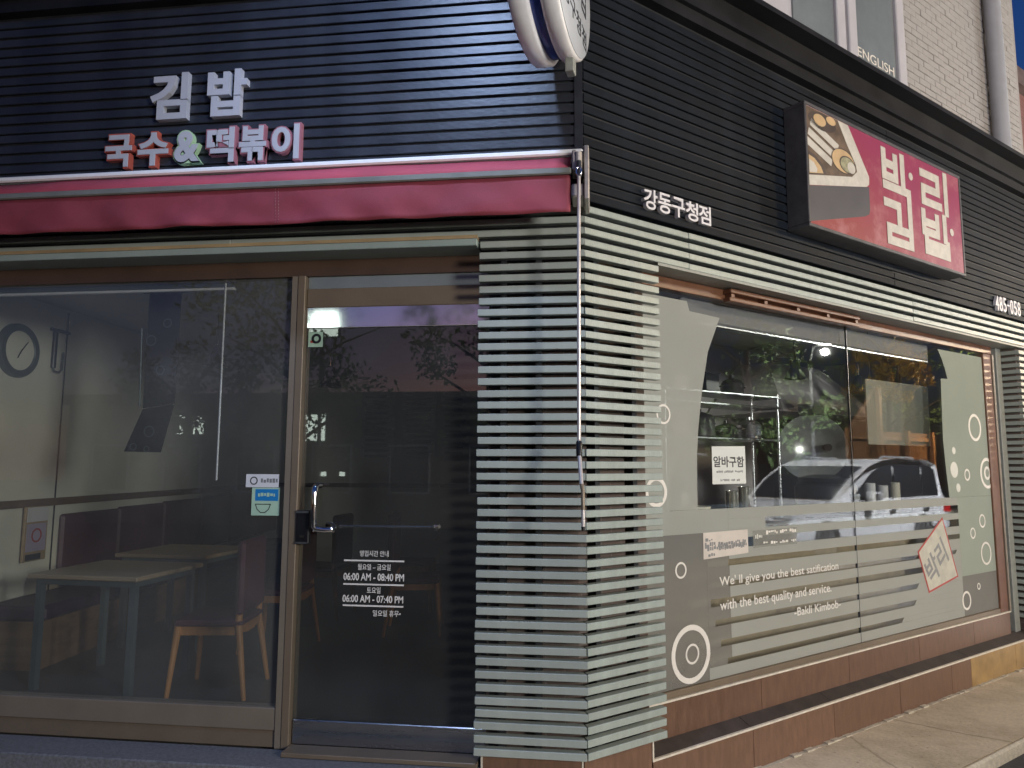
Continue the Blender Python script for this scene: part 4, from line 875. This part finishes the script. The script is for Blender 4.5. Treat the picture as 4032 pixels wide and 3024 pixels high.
car('parked_car', 'white people carrier parked across the side street, mirrored in the display window', FB @ Matrix.Translation((6.86, -4.24, -.06)), m_carw)
car('parked_car', 'blue-grey car parked in front of the white one', FB @ Matrix.Translation((1.5, -4.4, -.06)), m_carb)
# --- trees
def tree(name, label, p, h, r, mleaf, nleaf=2600, rv=None):
    t = thing(name, label, 'tree', 'street trees', Matrix.Translation(p))
    tr = MB(); tr.tube([(0, 0, 0), (.05, .02, h*.25), (-.03, .04, h*.5), (.0, 0, h*.8)], [.16, .12, .09, .03], 10)
    for k in range(9):
        a = 2.4*k; z0 = h*(.35+.05*k); e = Vector((math.cos(a), math.sin(a), .6))*r*.75
        tr.tube([(0, 0, z0), tuple(Vector((0, 0, z0))+e*.5+Vector((0, 0, .1))), tuple(Vector((0, 0, z0))+e)], [.05, .03, .012], 6)
    tr.build('trunk', m_bark, t, None, 60)
    cr = MB(); rnd = random.Random(hash(label) % 1000 if False else len(label))
    cl = []
    for k in range(26):
        a = rnd.uniform(0, 6.283); rr_ = r*math.sqrt(rnd.random())*.85; zc = h*.62+rnd.uniform(-1, 1)*(rv or h*.32)*(1-(rr_/r)**2*.6)
        cl.append((rr_*math.cos(a), rr_*math.sin(a), zc, rnd.uniform(.25, .55)*r*.6))
    for i in range(nleaf):
        c_ = cl[rnd.randrange(len(cl))]; d = Vector((rnd.gauss(0, 1), rnd.gauss(0, 1), rnd.gauss(0, .8))).normalized()*c_[3]*rnd.random()**.4
        p0 = Vector(c_[:3])+d; u = Vector((rnd.gauss(0, 1), rnd.gauss(0, 1), rnd.gauss(0, 1))).normalized(); v = u.cross(Vector((rnd.gauss(0, 1), rnd.gauss(0, 1), 1))).normalized()
        s = rnd.uniform(.05, .10); cr.add([p0-u*s, p0+v*s*.5, p0+u*s, p0-v*s*.5], [(0, 1, 2, 3)])
    cr.build('crown', mleaf, t); return t
def wb_(t_, out, z=-.4): q = FB @ Vector((t_, -out, z)); return (q.x, q.y, q.z)
tree('street_tree', 'green street tree across the side street', wb_(10.6, 6.7), 5.6, 1.9, m_leaf)
tree('street_tree', 'yellow-leaved street tree near the timber stair', wb_(19.6, 8.4), 7.6, 1.35, m_leafy, 1500, .9)
tree('street_tree', 'dark green tree at the end of the side street', wb_(23.5, 10.0), 8.0, 2.6, m_leaf)
tree('street_tree', 'street tree opposite the shop window', (-6.5, -11.0, -.4), 6.5, 2.6, m_leaf)
tree('street_tree', 'street tree opposite the glass door', (-2.2, -11.5, -.4), 7.0, 2.4, m_leaf)
tree('street_tree', 'low street tree in front of the lit white sign opposite', (-9.2, -11.3, -.4), 4.7, 1.9, m_leaf)
# --- timber screen
fe = thing('timber_fence', 'orange timber slat fence across the side street', 'fence', None, FB)
for i in range(40):
    x = 16.6+i*.115; MB().box(x, x+.07, -8.06, -8.03, -.12, min(3.6, 2.3+i*.11) if i < 14 else 2.45).build('slat', m_fence, fe)
for z in (.3, 1.3, 2.2): MB().box(16.55, 21.2, -8.03, -7.98, z, z+.10).build('rail', m_fence, fe)
MB().add([(16.5, -8.03, 2.35), (18.15, -8.03, 3.75), (18.15, -7.97, 3.75), (16.5, -7.97, 2.35), (16.5, -8.03, 2.23), (18.15, -8.03, 3.63), (18.15, -7.97, 3.63), (16.5, -7.97, 2.23)], [(0, 1, 2, 3), (4, 7, 6, 5), (0, 4, 5, 1), (1, 5, 6, 2), (2, 6, 7, 3), (3, 7, 4, 0)]).build('handrail', m_fence, fe)
for x in (16.5, 18.15, 19.7, 21.2): MB().box(x, x+.12, -8.0, -7.88, -.12, 3.7 if x == 18.15 else 2.5).build('post', m_fence, fe)
# --- buildings opposite
def block(name, label, fr, w_, dp, h_, m, lit=()):
    b_ = thing(name, label, 'building', 'buildings across the street', fr)
    MB().box(0, w_, -dp, 0, 0, h_).build('wall', m, b_)
    MB().box(-.15, w_+.15, -dp-.15, .15, h_, h_+.3).build('roof_edge', m_roofe, b_)
    k = 0
    for fl_ in range(int(h_//3)):
        x = .9
        while x < w_-1.6:
            z = 1.0+fl_*3; wi = MB().box(x, x+1.2, .002, .05, z, z+1.4).build('window', m_wfrm, b_)
            MB().box(x+.06, x+1.14, .052, .06, z+.06, z+1.34).build('pane', m_lamp2 if (fl_, k) in lit else m_carg, wi); x += 2.3; k += 1
    return b_
block('opposite_building', 'dark brick building opposite the glass door', Matrix.Translation((-16, -16, -.4)), 22, 8, 3.6, m_facB)
block('opposite_building', 'brick building behind the parked cars', FB @ Matrix.Translation((-2, -14.5, -.4)), 15, 8, 6, m_facB)
def shopsign(label, x, y, z, w_, h_, rz=0):
    o = thing('lit_sign', label, 'sign', 'lit signs across the street', at(FA, x, y, z, rz))
    MB().box(-w_/2-.03, w_/2+.03, -.16, -.005, -.03, h_+.03, b=.01).build('box', m_gmet, o); MB().box(-w_/2, w_/2, -.004, .01, 0, h_).build('face', m_shop, o); return o
shopsign('lit pale green shop sign opposite the shop window', -8.2, -15.75, 2.1, .9, .75); shopsign('lit white shop sign opposite, partly behind leaves', -11.9, -15.75, 2.3, .9, .55)
ps = shopsign('lit sign raised on a post opposite', -7.9, -15.6, 5.1, 1.0, .7); MB().tube([(0, -.1, -5.5), (0, -.1, -.04)], .06, 10).build('post', m_pole, ps); shopsign('low lit vending panel opposite', -7.75, -15.75, 1.1, .16, .12); shopsign('second low lit panel opposite', -7.2, -15.75, 1.1, .16, .12)
# neighbour along the side street, a sliver beyond the building end
block('neighbour_building', 'pink brick neighbour building beyond the end of the side street', FB @ Matrix.Translation((16.4, 2.0, -.4)) @ Matrix.Rotation(math.pi, 4, 'Z'), 5.2, 5, 8.3, m_pinkb)

# ================================================================== LAMPS
def lamp_light(name, p, power, c, rad=.12, spot=None, aim=None):
    ld = bpy.data.lights.new(name, 'SPOT' if spot else 'POINT'); ld.energy = power; ld.color = c; ld.shadow_soft_size = rad
    if spot: ld.spot_size = R(spot); ld.spot_blend = .9
    o = bpy.data.objects.new(name, ld); col.objects.link(o); o.location = p
    if aim is not None: o.rotation_euler = (Vector(aim)-Vector(p)).to_track_quat('-Z', 'Y').to_euler()
    return o
def street_lamp(label, p, h, arm, power, c, lens, rad=.75, aim=None):
    t = thing('street_lamp', label, 'street lamp', 'street lamps', Matrix.Translation((p[0], p[1], -.4)))
    hh = h+.4; a = Vector((arm[0], arm[1], 0))
    MB().tube([(0, 0, 0), (0, 0, .3), (0, 0, hh-.2)], [.09, .06, .045], 12).build('pole', m_pole, t, None, 60)
    MB().tube([(0, 0, hh-.25), tuple(a*.3+Vector((0, 0, hh+.12))), tuple(a+Vector((0, 0, hh+.18)))], .03, 8).build('arm', m_pole, t, None, 60)
    q = a+Vector((0, 0, hh+.14)); MB().lathe([(.02, .12), (.16, .06), (.18, .0), (.17, .0)], tuple(q), 20).build('lamp_head', m_pole, t, None, 40)
    MB().lathe([(.14, -.012), (.14, -.002)], tuple(q), 20).build('lens', lens, t)
    lamp_light('street_lamp_light', (p[0]+a.x, p[1]+a.y, h+.04-min(rad, .3)), power, c, rad, 125 if aim else None, aim)
street_lamp('neutral white street lamp across the crossing, off to the side', (6.1, -6.3), 2.75, (-.5, .5), P_KEY, C_KEY, m_lens)
q = FB @ Vector((5.2, -5.7, 0)); street_lamp('warm sodium street lamp further along the side street', (q.x, q.y), 4.3, (-.3, .5), P_WARM, C_WARM, m_lensw, .2)
q = FB @ Vector((9.4, -.7, 0)); street_lamp('added cool white lamp post lighting the parked white van', (q.x, q.y), 4.2, (.5, -.56), P_CAR, C_CAR, m_lens, .2, tuple(FB @ Vector((9.4, -3.6, .5))))  # added out of view to brighten the car mirrored in the display window
q = FB @ Vector((12.3, -6.3, 0)); street_lamp('added white lamp post lighting the green tree across the side street', (q.x, q.y), 4.0, (-.2, .3), 1300, C_KEY, m_lens, .07)  # added to brighten the leaves mirrored in the display window
q = FB @ Vector((22.5, -6.9, 0)); street_lamp('added warm lamp post lighting the timber stair', (q.x, q.y), 4.6, (-.4, .2), P_FAR, C_WARM, m_lensw, .3)  # added lamp, kept out of sight, to light the fence and yellow tree
sl = thing('sign_floodlight', 'cool white floodlight on an arm above the lettering', 'lamp', None, Matrix.Translation((-.75, 0, 4.84)))
MB().tube([(0, .1, 0), (0, -.8, .14), (0, -1.42, .05)], .02, 8).build('arm', m_pole, sl, None, 60)
MB().box(-.12, .12, -1.52, -1.37, -.04, .03, b=.01).build('lamp_head', m_pole, sl); MB().box(-.10, .10, -1.51, -1.38, -.050, -.042).build('lens', m_lens, sl)
lamp_light('sign_floodlight_light', (-.75, -1.45, 4.70), P_SIGN, C_SIGN, .12, 100, (-.95, -.35, 3.25))
